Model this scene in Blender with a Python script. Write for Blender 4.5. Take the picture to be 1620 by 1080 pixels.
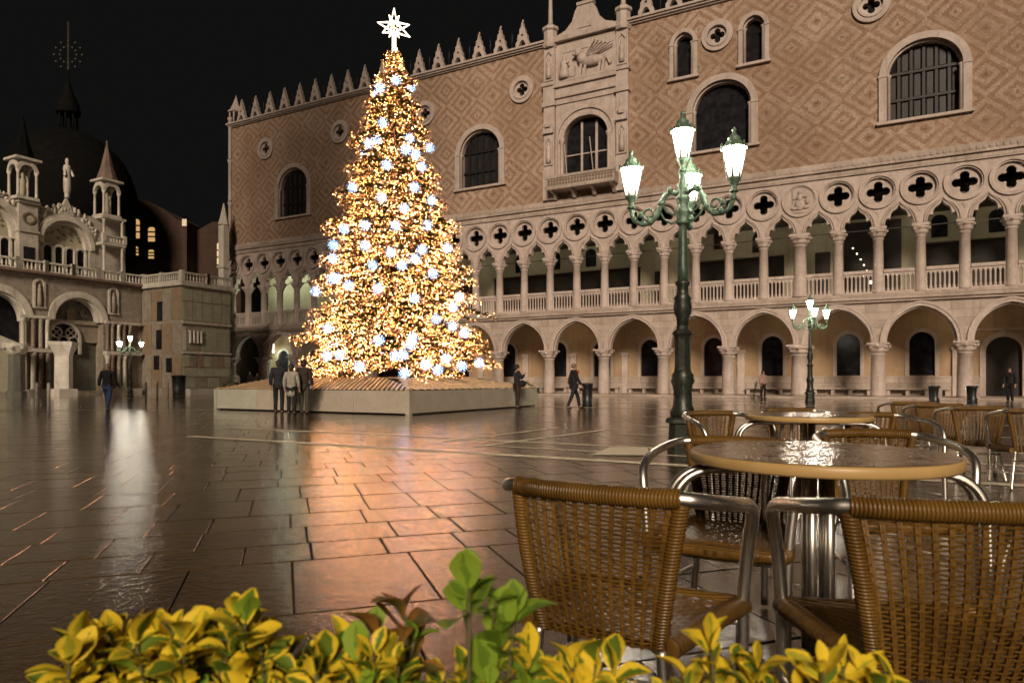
import bpy, bmesh, math, random
from mathutils import Vector, Matrix
from mathutils.geometry import tessellate_polygon
for o in list(bpy.data.objects): bpy.data.objects.remove(o)
R = math.radians
random.seed(7)
scene = bpy.context.scene
COL = scene.collection

# ------------------------------------------------------------------ camera
CAM_H = 1.05
cam_d = bpy.data.cameras.new('camera')
cam_d.sensor_width = 36.0
cam_d.lens = 24.0
cam_d.shift_y = 62.0 / 1620.0
cam_d.clip_start = 0.05
cam_d.clip_end = 2000
cam_d.dof.use_dof = True
cam_d.dof.focus_distance = 6.0
cam_d.dof.aperture_fstop = 4.8
cam = bpy.data.objects.new('camera', cam_d); COL.objects.link(cam)
cam.location = (0, 0, CAM_H); cam.rotation_euler = (R(90), 0, 0)
scene.camera = cam

# ------------------------------------------------------------------ night sky, the flood-lit glow, exposure
world = bpy.data.worlds.new('World'); scene.world = world; world.use_nodes = True
bgn = world.node_tree.nodes['Background']
bgn.inputs[0].default_value = (0.0062, 0.0060, 0.0058, 1); bgn.inputs[1].default_value = 0.9
sun_d = bpy.data.lights.new('sun', 'SUN'); sun_d.energy = 3.1; sun_d.angle = R(14); sun_d.color = (1.0, 0.79, 0.60)
sun = bpy.data.objects.new('sun', sun_d); COL.objects.link(sun)
sun.rotation_euler = Vector((0.06, 0.88, -0.40)).to_track_quat('-Z', 'Y').to_euler()
scene.view_settings.view_transform = 'Standard'; scene.view_settings.look = 'None'
scene.view_settings.exposure = 0.0; scene.view_settings.gamma = 1.0
scene.view_settings.use_curve_mapping = False
scene.render.engine = 'CYCLES'
cy = scene.cycles
cy.use_denoising = True
cy.max_bounces = 5; cy.diffuse_bounces = 2; cy.glossy_bounces = 3; cy.transmission_bounces = 3; cy.transparent_max_bounces = 6
cy.sample_clamp_indirect = 8.0; cy.sample_clamp_direct = 0.0
cy.caustics_reflective = False; cy.caustics_refractive = False
cy.use_light_tree = True
cy.use_adaptive_sampling = True; cy.adaptive_threshold = 0.03

# ------------------------------------------------------------------ mesh helpers
class MB:
    def __init__(s): s.v = []; s.f = []; s.m = []; s.cur = 0; s.smooth = []
    def add(s, vs, fs, smooth=False):
        b = len(s.v); s.v += [tuple(p) for p in vs]
        for f in fs: s.f.append(tuple(b + i for i in f)); s.m.append(s.cur); s.smooth.append(smooth)
        return s
    def box(s, x0, x1, y0, y1, z0, z1):
        return s.add([(x0,y0,z0),(x1,y0,z0),(x1,y1,z0),(x0,y1,z0),(x0,y0,z1),(x1,y0,z1),(x1,y1,z1),(x0,y1,z1)],
              [(3,2,1,0),(4,5,6,7),(0,1,5,4),(1,2,6,5),(2,3,7,6),(3,0,4,7)])
    def bar(s, a, b, w, h=None, up=(0,0,1)):
        a = Vector(a); b = Vector(b); h = h or w
        d = (b - a).normalized(); u = Vector(up)
        if abs(d.dot(u)) > .98: u = Vector((1,0,0))
        x = d.cross(u).normalized() * w / 2; y = x.cross(d).normalized() * h / 2
        vs = [a-x-y, a+x-y, a+x+y, a-x+y, b-x-y, b+x-y, b+x+y, b-x+y]
        return s.add(vs, [(0,1,2,3),(7,6,5,4),(0,4,5,1),(1,5,6,2),(2,6,7,3),(3,7,4,0)])
    def lathe(s, prof, n=16, c=(0,0), mod=None, smooth=True, cap=True):
        vs = []; fs = []
        for (r, z) in prof:
            for i in range(n):
                a = 2*math.pi*i/n; rr = r * (mod(a, z) if mod else 1)
                vs.append((c[0] + rr*math.cos(a), c[1] + rr*math.sin(a), z))
        k = len(prof)
        for j in range(k-1):
            for i in range(n):
                i2 = (i+1) % n; fs.append((j*n+i, j*n+i2, (j+1)*n+i2, (j+1)*n+i))
        s.add(vs, fs, smooth)
        if cap:
            b = len(s.v) - len(vs)
            s.f.append(tuple(b+i for i in reversed(range(n)))); s.m.append(s.cur); s.smooth.append(False)
            s.f.append(tuple(b+(k-1)*n+i for i in range(n))); s.m.append(s.cur); s.smooth.append(False)
        return s
    def tube(s, path, r, n=8, closed=False, smooth=True):
        P = [Vector(p) for p in path]; k = len(P); vs = []; fs = []; N = None
        rr = r if isinstance(r, (list, tuple)) else [r]*k
        for i in range(k):
            if closed: t = (P[(i+1) % k] - P[i-1]).normalized()
            else: t = (P[min(i+1,k-1)] - P[max(i-1,0)]).normalized()
            if N is None:
                N = t.orthogonal().normalized()
            else:
                N = (N - t * N.dot(t))
                N = N.normalized() if N.length > 1e-6 else t.orthogonal().normalized()
            B = t.cross(N)
            for j in range(n):
                a = 2*math.pi*j/n; vs.append(P[i] + (N*math.cos(a) + B*math.sin(a)) * rr[i])
        for i in range(k if closed else k-1):
            i2 = (i+1) % k
            for j in range(n):
                j2 = (j+1) % n; fs.append((i*n+j, i*n+j2, i2*n+j2, i2*n+j))
        s.add(vs, fs, smooth)
        if not closed:
            b = len(s.v) - len(vs)
            s.f.append(tuple(b+j for j in reversed(range(n)))); s.m.append(s.cur); s.smooth.append(False)
            s.f.append(tuple(b+(k-1)*n+j for j in range(n))); s.m.append(s.cur); s.smooth.append(False)
        return s
    def plate(s, outer, holes, y0, y1):
        """polygon in (u, z) with holes, extruded in y from y0 (front) to y1"""
        loops = [outer] + list(holes)
        tri = tessellate_polygon([[Vector((p[0], p[1], 0)) for p in L] for L in loops])
        pts = [p for L in loops for p in L]; n = len(pts)
        vs = [(p[0], y0, p[1]) for p in pts] + [(p[0], y1, p[1]) for p in pts]
        fs = []
        for t in tri:
            a, b, c = (pts[i] for i in t)
            ar = (b[0]-a[0])*(c[1]-a[1]) - (c[0]-a[0])*(b[1]-a[1])
            t = tuple(t) if ar > 0 else (t[0], t[2], t[1])
            fs.append(t); fs.append((t[2]+n, t[1]+n, t[0]+n))
        o = 0
        for li, L in enumerate(loops):
            m = len(L); area = sum(L[i][0]*L[(i+1)%m][1] - L[(i+1)%m][0]*L[i][1] for i in range(m))
            ccw = (area > 0) == (li == 0)
            for i in range(m):
                a, b = o+i, o+(i+1) % m
                fs.append((b, a, a+n, b+n) if ccw else (a, b, b+n, a+n))
            o += m
        return s.add(vs, fs)
    def ball(s, c, r, nu=10, nv=7, smooth=True, rot=None):
        r = (r, r, r) if not isinstance(r, (tuple, list)) else r
        vs = [Vector((0,0,-r[2]))]; fs = []
        for j in range(1, nv):
            p = -math.pi/2 + math.pi*j/nv
            for i in range(nu):
                a = 2*math.pi*i/nu; vs.append(Vector((r[0]*math.cos(p)*math.cos(a), r[1]*math.cos(p)*math.sin(a), r[2]*math.sin(p))))
        vs.append(Vector((0,0,r[2]))); top = len(vs)-1
        for i in range(nu): fs.append((0, 1+(i+1)%nu, 1+i)); fs.append((top, top-nu+i, top-nu+(i+1)%nu))
        for j in range(nv-2):
            for i in range(nu):
                a = 1+j*nu+i; b = 1+j*nu+(i+1)%nu; fs.append((a, b, b+nu, a+nu))
        if rot: vs = [rot @ v for v in vs]
        return s.add([v + Vector(c) for v in vs], fs, smooth)
    def mesh(s, name, mats):
        me = bpy.data.meshes.new(name); me.from_pydata(s.v, [], s.f)
        for m in (mats if isinstance(mats, (list, tuple)) else [mats]): me.materials.append(m)
        me.polygons.foreach_set('material_index', s.m); me.polygons.foreach_set('use_smooth', s.smooth); me.update()
        return me
    def build(s, name, mats, parent=None, loc=None, rz=0):
        return link(name, s.mesh(name, mats), parent, loc, rz)

def link(name, data, parent=None, loc=None, rz=0):
    o = bpy.data.objects.new(name, data); COL.objects.link(o)
    if parent: o.parent = parent
    if loc: o.location = loc
    if rz: o.rotation_euler = (0, 0, rz)
    return o
def tag(o, label=None, cat=None, group=None, kind=None):
    if label: o['label'] = label
    if cat: o['category'] = cat
    if group: o['group'] = group
    if kind: o['kind'] = kind
    return o
def empty(name, loc=(0,0,0), rz=0, label=None, cat=None, group=None):
    o = link(name, None, None, loc, rz); o.empty_display_size = .2
    return tag(o, label, cat, group)
KIDS = {}
def copy_tree(o, parent=None):
    c = o.copy(); COL.objects.link(c); c.parent = parent
    for ch in list(o.children): copy_tree(ch, c)
    return c

def arch(w, z0, zs, za, cu=0, n=10):
    """pointed-arch outline (counter-clockwise from bottom left)"""
    a = w/2; h = za - zs; Rr = (a*a + h*h) / (2*a)
    pts = [(cu-a, z0), (cu+a, z0)]
    th = math.atan2(h, a - Rr + 0) if False else math.asin(min(1, h/Rr))
    if Rr < a: th = math.pi - th
    for i in range(n+1):
        t = th*i/n; pts.append((cu + a - Rr + Rr*math.cos(t), zs + Rr*math.sin(t)))
    for i in range(n-1, -1, -1):
        t = th*i/n; pts.append((cu - a + Rr - Rr*math.cos(t), zs + Rr*math.sin(t)))
    out = []
    for p in pts:
        if not out or (abs(p[0]-out[-1][0]) + abs(p[1]-out[-1][1])) > 1e-4: out.append(p)
    return out
def ring(c, r, n=24): return [(c[0]+r*math.cos(2*math.pi*i/n), c[1]+r*math.sin(2*math.pi*i/n)) for i in range(n)]
def quatre(c, off, r, n=7, rot=0):
    pts = []
    for q in range(4):
        al = q*math.pi/2 + rot
        for i in range(n+1):
            a = al + R(-118) + R(236)*i/n
            pts.append((c[0]+off*math.cos(al)+r*math.cos(a), c[1]+off*math.sin(al)+r*math.sin(a)))
    return pts

# ------------------------------------------------------------------ materials
class NT:
    def __init__(s, name):
        s.mat = bpy.data.materials.new(name); s.mat.use_nodes = True
        s.t = s.mat.node_tree; s.n = s.t.nodes; s.b = s.n['Principled BSDF']
    def node(s, typ, **kw):
        n = s.n.new(typ)
        for k, v in kw.items(): setattr(n, k, v)
        return n
    def link(s, a, b): s.t.links.new(a, b)
    def coord(s, kind='Object', scale=(1,1,1), rnd=True):
        tc = s.node('ShaderNodeTexCoord'); mp = s.node('ShaderNodeMapping')
        mp.inputs['Scale'].default_value = scale; s.link(tc.outputs[kind], mp.inputs['Vector'])
        if rnd:
            oi = s.node('ShaderNodeObjectInfo'); mul = s.node('ShaderNodeMath', operation='MULTIPLY'); mul.inputs[1].default_value = 37.0
            s.link(oi.outputs['Random'], mul.inputs[0]); s.link(mul.outputs[0], mp.inputs['Location'])
        return mp.outputs[0]
    def noise(s, vec, scale, detail=4, rough=.55, dist=0):
        n = s.node('ShaderNodeTexNoise'); n.inputs['Scale'].default_value = scale; n.inputs['Detail'].default_value = detail
        n.inputs['Roughness'].default_value = rough; n.inputs['Distortion'].default_value = dist
        s.link(vec, n.inputs['Vector']); return n.outputs['Fac']
    def ramp(s, fac, stops):
        n = s.node('ShaderNodeValToRGB'); e = n.color_ramp.elements
        while len(e) < len(stops): e.new(.5)
        for el, (p, c) in zip(e, stops):
            el.position = p; el.color = (*c, 1) if len(c) == 3 else c
        s.link(fac, n.inputs[0]); return n.outputs['Color']
    def mix(s, fac, a, b, mode='MIX'):
        n = s.node('ShaderNodeMix', data_type='RGBA', blend_type=mode)
        for sock, val in ((n.inputs[0], fac), (n.inputs[6], a), (n.inputs[7], b)):
            if isinstance(val, (int, float)): sock.default_value = val
            elif isinstance(val, tuple): sock.default_value = (*val, 1)
            else: s.link(val, sock)
        return n.outputs[2]
    def math(s, op, a, b=None, c=None):
        n = s.node('ShaderNodeMath', operation=op)
        for i, val in enumerate((a, b, c)):
            if val is None: continue
            if isinstance(val, (int, float)): n.inputs[i].default_value = val
            else: s.link(val, n.inputs[i])
        return n.outputs[0]
    def bump(s, h, strength=.3, dist=.02):
        n = s.node('ShaderNodeBump'); n.inputs['Strength'].default_value = strength; n.inputs['Distance'].default_value = dist
        s.link(h, n.inputs['Height']); s.link(n.outputs[0], s.b.inputs['Normal']); s.link(n.outputs[0], s.b.inputs['Coat Normal'])
    def set(s, **kw):
        M = {'color': 'Base Color', 'rough': 'Roughness', 'metal': 'Metallic', 'spec': 'Specular IOR Level', 'ior': 'IOR', 'alpha': 'Alpha',
             'trans': 'Transmission Weight', 'ecol': 'Emission Color', 'estr': 'Emission Strength', 'sub': 'Subsurface Weight', 'coat': 'Coat Weight', 'crough': 'Coat Roughness', 'cior': 'Coat IOR', 'sheen': 'Sheen Weight'}
        for k, v in kw.items():
            i = s.b.inputs[M[k]]
            if isinstance(v, tuple): i.default_value = (*v, 1)
            elif isinstance(v, (int, float)): i.default_value = v
            else: s.link(v, i)
        return s.mat

def stone(name, c1, c2, c3, sc=1.2, rough=.7, bump=.25, streak=True, blocks=None):
    t = NT(name); v = t.coord()
    a = t.noise(v, sc, 5, .6); b = t.noise(v, sc*6, 4, .6)
    col = t.ramp(a, [(.3, c2), (.62, c1)])
    if streak:
        v2 = t.coord(scale=(2.2, 2.2, .25)); st = t.noise(v2, 1.3, 4, .65)
        col = t.mix(t.ramp(st, [(.52, (0,0,0)), (.78, (.62,.62,.62))]), col, c3)
    col = t.mix(t.ramp(b, [(.3, (.32,.32,.32)), (.7, (0,0,0))]), col, c3)
    h = b
    if blocks:
        bw, bh = blocks
        tc = t.node('ShaderNodeTexCoord'); sx = t.node('ShaderNodeSeparateXYZ'); t.link(tc.outputs['Object'], sx.inputs[0])
        cb = t.node('ShaderNodeCombineXYZ'); t.link(t.math('ADD', sx.outputs[0], sx.outputs[1]), cb.inputs[0]); t.link(sx.outputs[2], cb.inputs[1])
        br = t.node('ShaderNodeTexBrick'); br.inputs['Scale'].default_value = 1; br.inputs['Brick Width'].default_value = bw; br.inputs['Row Height'].default_value = bh
        br.inputs['Mortar Size'].default_value = .012; br.inputs['Color1'].default_value = (1,1,1,1); br.inputs['Color2'].default_value = (.78,.76,.74,1); br.inputs['Mortar'].default_value = (.5,.46,.42,1)
        t.link(cb.outputs[0], br.inputs['Vector']); col = t.mix(1.0, col, br.outputs['Color'], 'MULTIPLY')
    if bump > .5: t.bump(h, bump, .03)
    return t.set(color=col, rough=rough)
def plain(name, col, rough=.6, metal=0, var=.25, sc=6, bump=.0, spec=None):
    t = NT(name); v = t.coord(); n = t.noise(v, sc, 4, .6)
    c = t.ramp(n, [(.25, tuple(x*(1-var) for x in col)), (.75, tuple(min(1, x*(1+var)) for x in col))])
    if bump: t.bump(n, bump, .02)
    m = t.set(color=c, rough=rough, metal=metal)
    if spec is not None: t.set(spec=spec)
    return m
def glow(name, col, strength, sampling='AUTO'):
    t = NT(name); t.set(color=(.6,.6,.6), ecol=col, estr=strength); t.mat.cycles.emission_sampling = sampling
    return t.mat
def glass_dark(name, col=(.012,.012,.014), rough=.12):
    t = NT(name); v = t.coord(); n = t.noise(v, 2.5, 3)
    return t.set(color=t.ramp(n, [(.3, tuple(c*.6 for c in col)), (.7, tuple(c*1.7 for c in col))]), rough=rough, spec=.06)

ISTRIA = stone('istrian_stone', (.61,.525,.475), (.46,.38,.335), (.25,.195,.16), 1.1, .65)
ISTRIA2 = stone('istrian_blocks', (.58,.50,.44), (.45,.375,.32), (.25,.195,.155), .8, .7, .2, True, (1.4, .45))
MARBLE = stone('grey_marble', (.62,.585,.50), (.44,.415,.35), (.16,.14,.11), 1.3, .5)
MARBLE_W = stone('white_marble', (.74,.70,.61), (.58,.545,.47), (.23,.20,.16), 1.5, .55)
MARBLE_R = stone('red_marble', (.27,.20,.15), (.18,.125,.095), (.085,.06,.05), 1.5, .5)
OCHRE = stone('ochre_plaster', (.47,.355,.225), (.385,.275,.16), (.28,.15,.085), .6, .85)
CREAM = stone('cream_plaster', (.48,.45,.33), (.40,.37,.27), (.27,.23,.16), .5, .85)
DARKWOOD = plain('dark_wood', (.020,.014,.010), .5)
IRON = plain('black_iron', (.012,.011,.010), .5)
GLASS = glass_dark('dark_window_glass', (.016,.016,.019), .16)
LEAD = plain('lead_roof', (.0062,.0064,.0062), .8, 0, .4, 2, spec=.05)
BRICK = stone('plain_brick', (.10,.058,.038), (.07,.04,.027), (.035,.022,.017), 1.0, .9, .3, True, (.28, .075))

def diaper():
    t = NT('diaper_brick_facing')
    tc = t.node('ShaderNodeTexCoord'); sx = t.node('ShaderNodeSeparateXYZ'); t.link(tc.outputs['Object'], sx.inputs[0])
    U, Z = sx.outputs[0], sx.outputs[2]
    bw, bh = .115, .10
    qu = t.math('MULTIPLY', t.math('FLOOR', t.math('DIVIDE', U, bw)), bw); qz = t.math('MULTIPLY', t.math('FLOOR', t.math('DIVIDE', Z, bh)), bh)
    fu = t.math('ABSOLUTE', t.math('SUBTRACT', t.math('FRACT', t.math('DIVIDE', t.math('ADD', qu, .77), 2.78)), .5))
    fz = t.math('ABSOLUTE', t.math('SUBTRACT', t.math('FRACT', t.math('DIVIDE', t.math('ADD', qz, -13.78), 2.45)), .5))
    d = t.math('ADD', fu, fz)                      # 0 at one lattice centre, 1 at the other
    d2 = t.math('MINIMUM', d, t.math('SUBTRACT', 1.0, d))
    st = t.math('FRACT', t.math('MULTIPLY', d, 4.0))
    pink = t.math('LESS_THAN', st, .47)
    v = t.coord(rnd=False); n1 = t.noise(v, .22, 4, .6); n2 = t.noise(v, 9, 3, .7); n3 = t.noise(v, .9, 5, .65)
    cb = t.node('ShaderNodeCombineXYZ'); t.link(qu, cb.inputs[0]); t.link(qz, cb.inputs[1])
    wn = t.node('ShaderNodeTexWhiteNoise'); t.link(cb.outputs[0], wn.inputs['Vector'])
    light = t.mix(wn.outputs['Value'], (.42,.31,.235), (.58,.46,.365))
    rose = t.mix(wn.outputs['Value'], (.26,.155,.098), (.40,.255,.172))
    col = t.mix(pink, light, rose)
    col = t.mix(t.ramp(n3, [(.40, (.5,.5,.5)), (.66, (0,0,0))]), col, t.mix(.5, col, (.26,.17,.11)))
    col = t.mix(t.ramp(n1, [(.38, (.55,.55,.55)), (.60, (0,0,0))]), col, (.27,.165,.092))
    n4 = t.noise(v, .13, 3, .5); col = t.mix(1.0, col, t.ramp(n4, [(.35, (.80,.78,.76)), (.65, (1.0,1.0,1.0))]), 'MULTIPLY')
    fade = t.ramp(t.noise(v, .55, 4, .7), [(.36, (.28,.28,.28)), (.60, (0,0,0))])
    col = t.mix(fade, col, t.mix(wn.outputs['Value'], (.36,.25,.175), (.47,.35,.265)))
    v3 = t.coord(scale=(1.6, 1.6, .12), rnd=False); col = t.mix(t.ramp(t.noise(v3, 1.1, 4, .7), [(.52, (0,0,0)), (.75, (.45,.45,.45))]), col, (.20,.13,.085))
    # little dark crosses in the middle of the lozenges
    cross = t.math('LESS_THAN', d2, .04)
    col = t.mix(t.math('MULTIPLY', cross, .6), col, (.10,.06,.045))
    t.bump(n2, .25, .01)
    return t.set(color=col, rough=.8)
DIAPER = diaper()
# ------------------------------------------------------------------ the palace
TH = R(61.6); PC, PS = math.cos(TH), math.sin(TH)
PAL = empty('palace', (-26.54, 64.65, 0), -R(28.4), 'long Gothic palace with pointed arcades, loggia and rose diamond-patterned brick wall', 'palace')
BAY = 4.15; NB = 18; LEN = BAY*NB
b = MB().box(-.9, LEN+.9, -1.0, 5.2, 0, .14); b.box(-1.2, LEN+1.2, -1.35, -1.001, 0, .07); b.build('step', ISTRIA2, PAL)
# ground-floor columns
def capmod(z0, z1, k, amp):
    return lambda a, z: 1 + (amp*max(0, math.cos(k*a))*(math.sin(math.pi*min(1, max(0, (z-z0)/(z1-z0))))**.7) if z0 < z < z1 else 0)
def col_mesh(r):
    return MB().lathe([(r*1.03,.14),(r*1.03,.3),(r*1.0,.34),(r*.96,1.6),(r*.9,2.52),(r*.99,2.54),(r*.99,2.60),(r*.88,2.62)], 20).mesh('column', ISTRIA)
def cap_mesh(r, w):
    m = MB(); m.lathe([(r*.9,2.62),(r*1.0,2.70),(r*1.22,2.80),(r*1.12,2.86),(r*1.3,2.95),(r*1.62,3.05),(r*1.4,3.09)], 32, mod=capmod(2.64, 3.09, 8, .16))
    m.box(-w, w, -w, w, 3.092, 3.20)
    for q in range(8):
        a = q*math.pi/4; m.ball((r*1.38*math.cos(a), r*1.38*math.sin(a), 2.99), (.10,.10,.12), 6, 5)
    return m.mesh('capital', ISTRIA)
c1, c1c, c2, c2c = col_mesh(.40), cap_mesh(.40, .58), col_mesh(.50), cap_mesh(.50, .68)
# engaged half pier behind every column, so the arcade reads deep
for k in range(NB+1):
    big = k == 12
    c = link('column', c2 if big else c1, PAL, (k*BAY, 0, 0)); link('capital', c2c if big else c1c, c)
# arcade arches: one wall bay, its arch moulding as sub-part
op = arch(BAY-.70, 3.2, 3.2, 5.24, 0, 12)
outer = [(-BAY/2+.0, 3.2), (op[0][0], 3.2)]
arc = op[1:]                                   # from right foot over the apex to the left foot
pl = [(-BAY/2, 3.2), (-(BAY-.70)/2, 3.2)] + list(reversed(arc[1:-1])) + [((BAY-.70)/2, 3.2), (BAY/2, 3.2), (BAY/2, 5.52), (-BAY/2, 5.52)]
bay = MB().plate(pl, [], -.02, .55).mesh('arch_wall', ISTRIA2)
def arch_ring(w_in, w_out, z0, zs, za_in, za_out, y0=0, y1=0, n=12):
    i = arch(w_in, z0, zs, za_in, 0, n); o = arch(w_out, z0, zs, za_out, 0, n)
    poly = [o[1]] + o[2:] + [o[0]] ; inn = [i[1]] + i[2:] + [i[0]]
    return poly + list(reversed(inn))
m = MB(); m.plate(arch_ring(BAY-.70, BAY-.38, 3.21, 3.21, 5.24, 5.40), [], -.11, .06); m.plate(arch_ring(BAY-.38, BAY-.16, 3.21, 3.21, 5.40, 5.515), [], -.16, .06)
m.plate(arch_ring(BAY-.86, BAY-.69, 3.21, 3.21, 5.15, 5.245), [], .08, .5)
ringm = m.mesh('arch_moulding', ISTRIA)
for k in range(NB):
    w = link('arch_wall', bay, PAL, ((k+.5)*BAY, 0, 0)); link('arch_moulding', ringm, w)
m = MB(); m.box(-.45, LEN+.45, -.20, 5.0, 5.522, 5.66); m.box(-.55, LEN+.55, -.32, 5.0, 5.662, 5.90); m.box(-.5, LEN+.5, -.24, 5.0, 5.902, 6.02)
m.build('loggia_floor', ISTRIA2, PAL)
# loggia columns, balustrades
m = MB().lathe([(.33,6.02),(.33,6.16),(.29,6.22),(.275,7.6),(.25,9.08),(.30,9.11),(.30,9.17),(.25,9.19)], 16); lcol = m.mesh('loggia_column', ISTRIA)
m = MB().lathe([(.25,9.19),(.28,9.25),(.36,9.34),(.33,9.40),(.40,9.50),(.50,9.60),(.42,9.64)], 24, mod=capmod(9.2, 9.64, 8, .15)); m.box(-.42,.42,-.42,.42,9.642,9.80)
for q in range(8): m.ball((.44*math.cos(q*math.pi/4), .44*math.sin(q*math.pi/4), 9.55), .075, 6, 4)
lcap = m.mesh('capital', ISTRIA)
LB = BAY/2
for k in range(2*NB+1):
    c = link('loggia_column', lcol, PAL, (k*LB, .15, 0)); link('capital', lcap, c)
    if k == 24: c.scale = (1.35, 1.35, 1)
m = MB(); w = LB/2-.28
m.box(-w, w, -.12, .12, 6.022, 6.16)
nb = 7; cell = 2*w/nb
for i in range(nb+1):
    u = -w + i*cell; m.lathe([(.075,6.16),(.075,6.3),(.05,6.36),(.05,6.95)], 8, (u, 0), cap=False)
for i in range(nb):                              # little pointed heads between the balusters
    u = -w + (i+.5)*cell; aw = cell-.10
    i_ = arch(aw, 6.95, 6.95, 7.10, u, 4)
    m.plate([(u-cell/2, 6.95), (u-aw/2, 6.95)] + list(reversed(i_[2:-1])) + [(u+aw/2, 6.95), (u+cell/2, 6.95), (u+cell/2, 7.2), (u-cell/2, 7.2)], [], -.07, .07)
m.box(-w, w, -.14, .14, 7.202, 7.38)
bal = m.mesh('balustrade', ISTRIA)
for k in range(2*NB): link('balustrade', bal, PAL, ((k+.5)*LB, .12, 0))
tie = MB().box(-LB/2+.2, LB/2-.2, -.02, .02, 9.70, 9.745).mesh('tie_rod', IRON)
for k in range(2*NB): link('tie_rod', tie, PAL, ((k+.5)*LB, .25, 0))
# loggia tracery tile centred on each column
half = LB/2
rb = [(.30,9.805),(.29,10.0),(.335,10.17),(.44,10.27),(.55,10.26),(.60,10.20),(.60,10.36),(.64,10.53),(.73,10.66),(.85,10.73),(.95,10.83),(half,11.02)]
lower = [(-x, z) for x, z in reversed(rb)] + rb
outer = lower + [(half, 12.95), (-half, 12.95)]
CZ = 11.86
m = MB(); m.plate(outer, [ring((0,CZ), .80, 36)], .0, .42); tile = m.mesh('tracery', ISTRIA)
qpm = MB().plate(ring((0,CZ), .82, 36), [quatre((0, CZ), .375, .235)], .14, .36).mesh('quatrefoil_panel', ISTRIA)
m = MB(); m.plate(outer, [], .0, .42); tile_s = m.mesh('tracery', ISTRIA)
m = MB(); m.plate(ring((0,CZ), 1.0, 36), [ring((0,CZ), .86, 36)], -.12, .02); m.plate(ring((0,CZ), .859, 36), [ring((0,CZ), .78, 36)], -.04, .12)
rngm = m.mesh('roundel_ring', ISTRIA)
def ogee(off):
    """moulding that follows the arch from the capital to the point between two roundels"""
    out = []
    for s in (-1, 1):
        P = [(.13+off,9.82),(.14+off,10.05),(.20+off,10.32),(.34+off,10.58),(.52+off*.8,10.78),(.72+off*.5,10.90),(.90,11.0),(half,11.17)]
        out.append([(s*x, -.03, z) for x, z in P])
    return out
m = MB()
for p in ogee(.05): m.tube(p, .055, 6)
for p in ogee(.17): m.tube([(x, y+.01, z-.02) for x, y, z in p], .045, 6)
ogm = m.mesh('arch_rib', ISTRIA)
m = MB(); m.plate([(-.09,10.62),(.0,10.42),(.09,10.62),(.17,10.74),(0,10.70),(-.17,10.74)], [], -.03, .01)
spm = m.mesh('spandrel_carving', ISTRIA)
for k in range(2*NB+1):
    t = link('tracery', tile_s if k == 24 else tile, PAL, (k*LB, .05, 0))
    link('roundel_ring', rngm, t); link('arch_rib', ogm, t); link('spandrel_carving', spm, t)
    if k != 24: link('quatrefoil_panel', qpm, t)
    if k == 24:                                 # carved roundel: a seated robed figure
        f = MB(); f.ball((0,-.03,11.62), (.30,.10,.36)); f.ball((0,-.06,12.02), (.17,.10,.24)); f.ball((0,-.07,12.34), (.10,.09,.13))
        f.ball((-.30,-.04,11.40), (.22,.08,.10)); f.ball((.34,-.04,11.44), (.20,.08,.12)); f.bar((.14,-.07,12.1), (.42,-.08,12.05), .08); f.bar((-.16,-.07,12.05), (-.36,-.08,11.95), .08)
        f.box(-.40, -.37, -.10, -.07, 11.75, 12.72); f.ball((.42,-.05,11.8), (.14,.06,.2)); f.ball((-.05,-.02,11.16), (.55,.08,.09))
        f.build('carved_figure', ISTRIA, t)
m = MB(); m.box(-.3, LEN+.3, -.06, .6, 12.952, 13.30); m.box(-.4, LEN+.4, -.20, .6, 13.302, 13.44); m.box(-.35, LEN+.35, -.12, .6, 13.442, 13.72); m.box(-.3, LEN+.3, -.05, .55, 13.722, 13.86)
x = -.2
while x < LEN: m.box(x, x+.14, -.165, -.121, 13.47, 13.66); x += .30
m.build('string_course', ISTRIA2, PAL)
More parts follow.
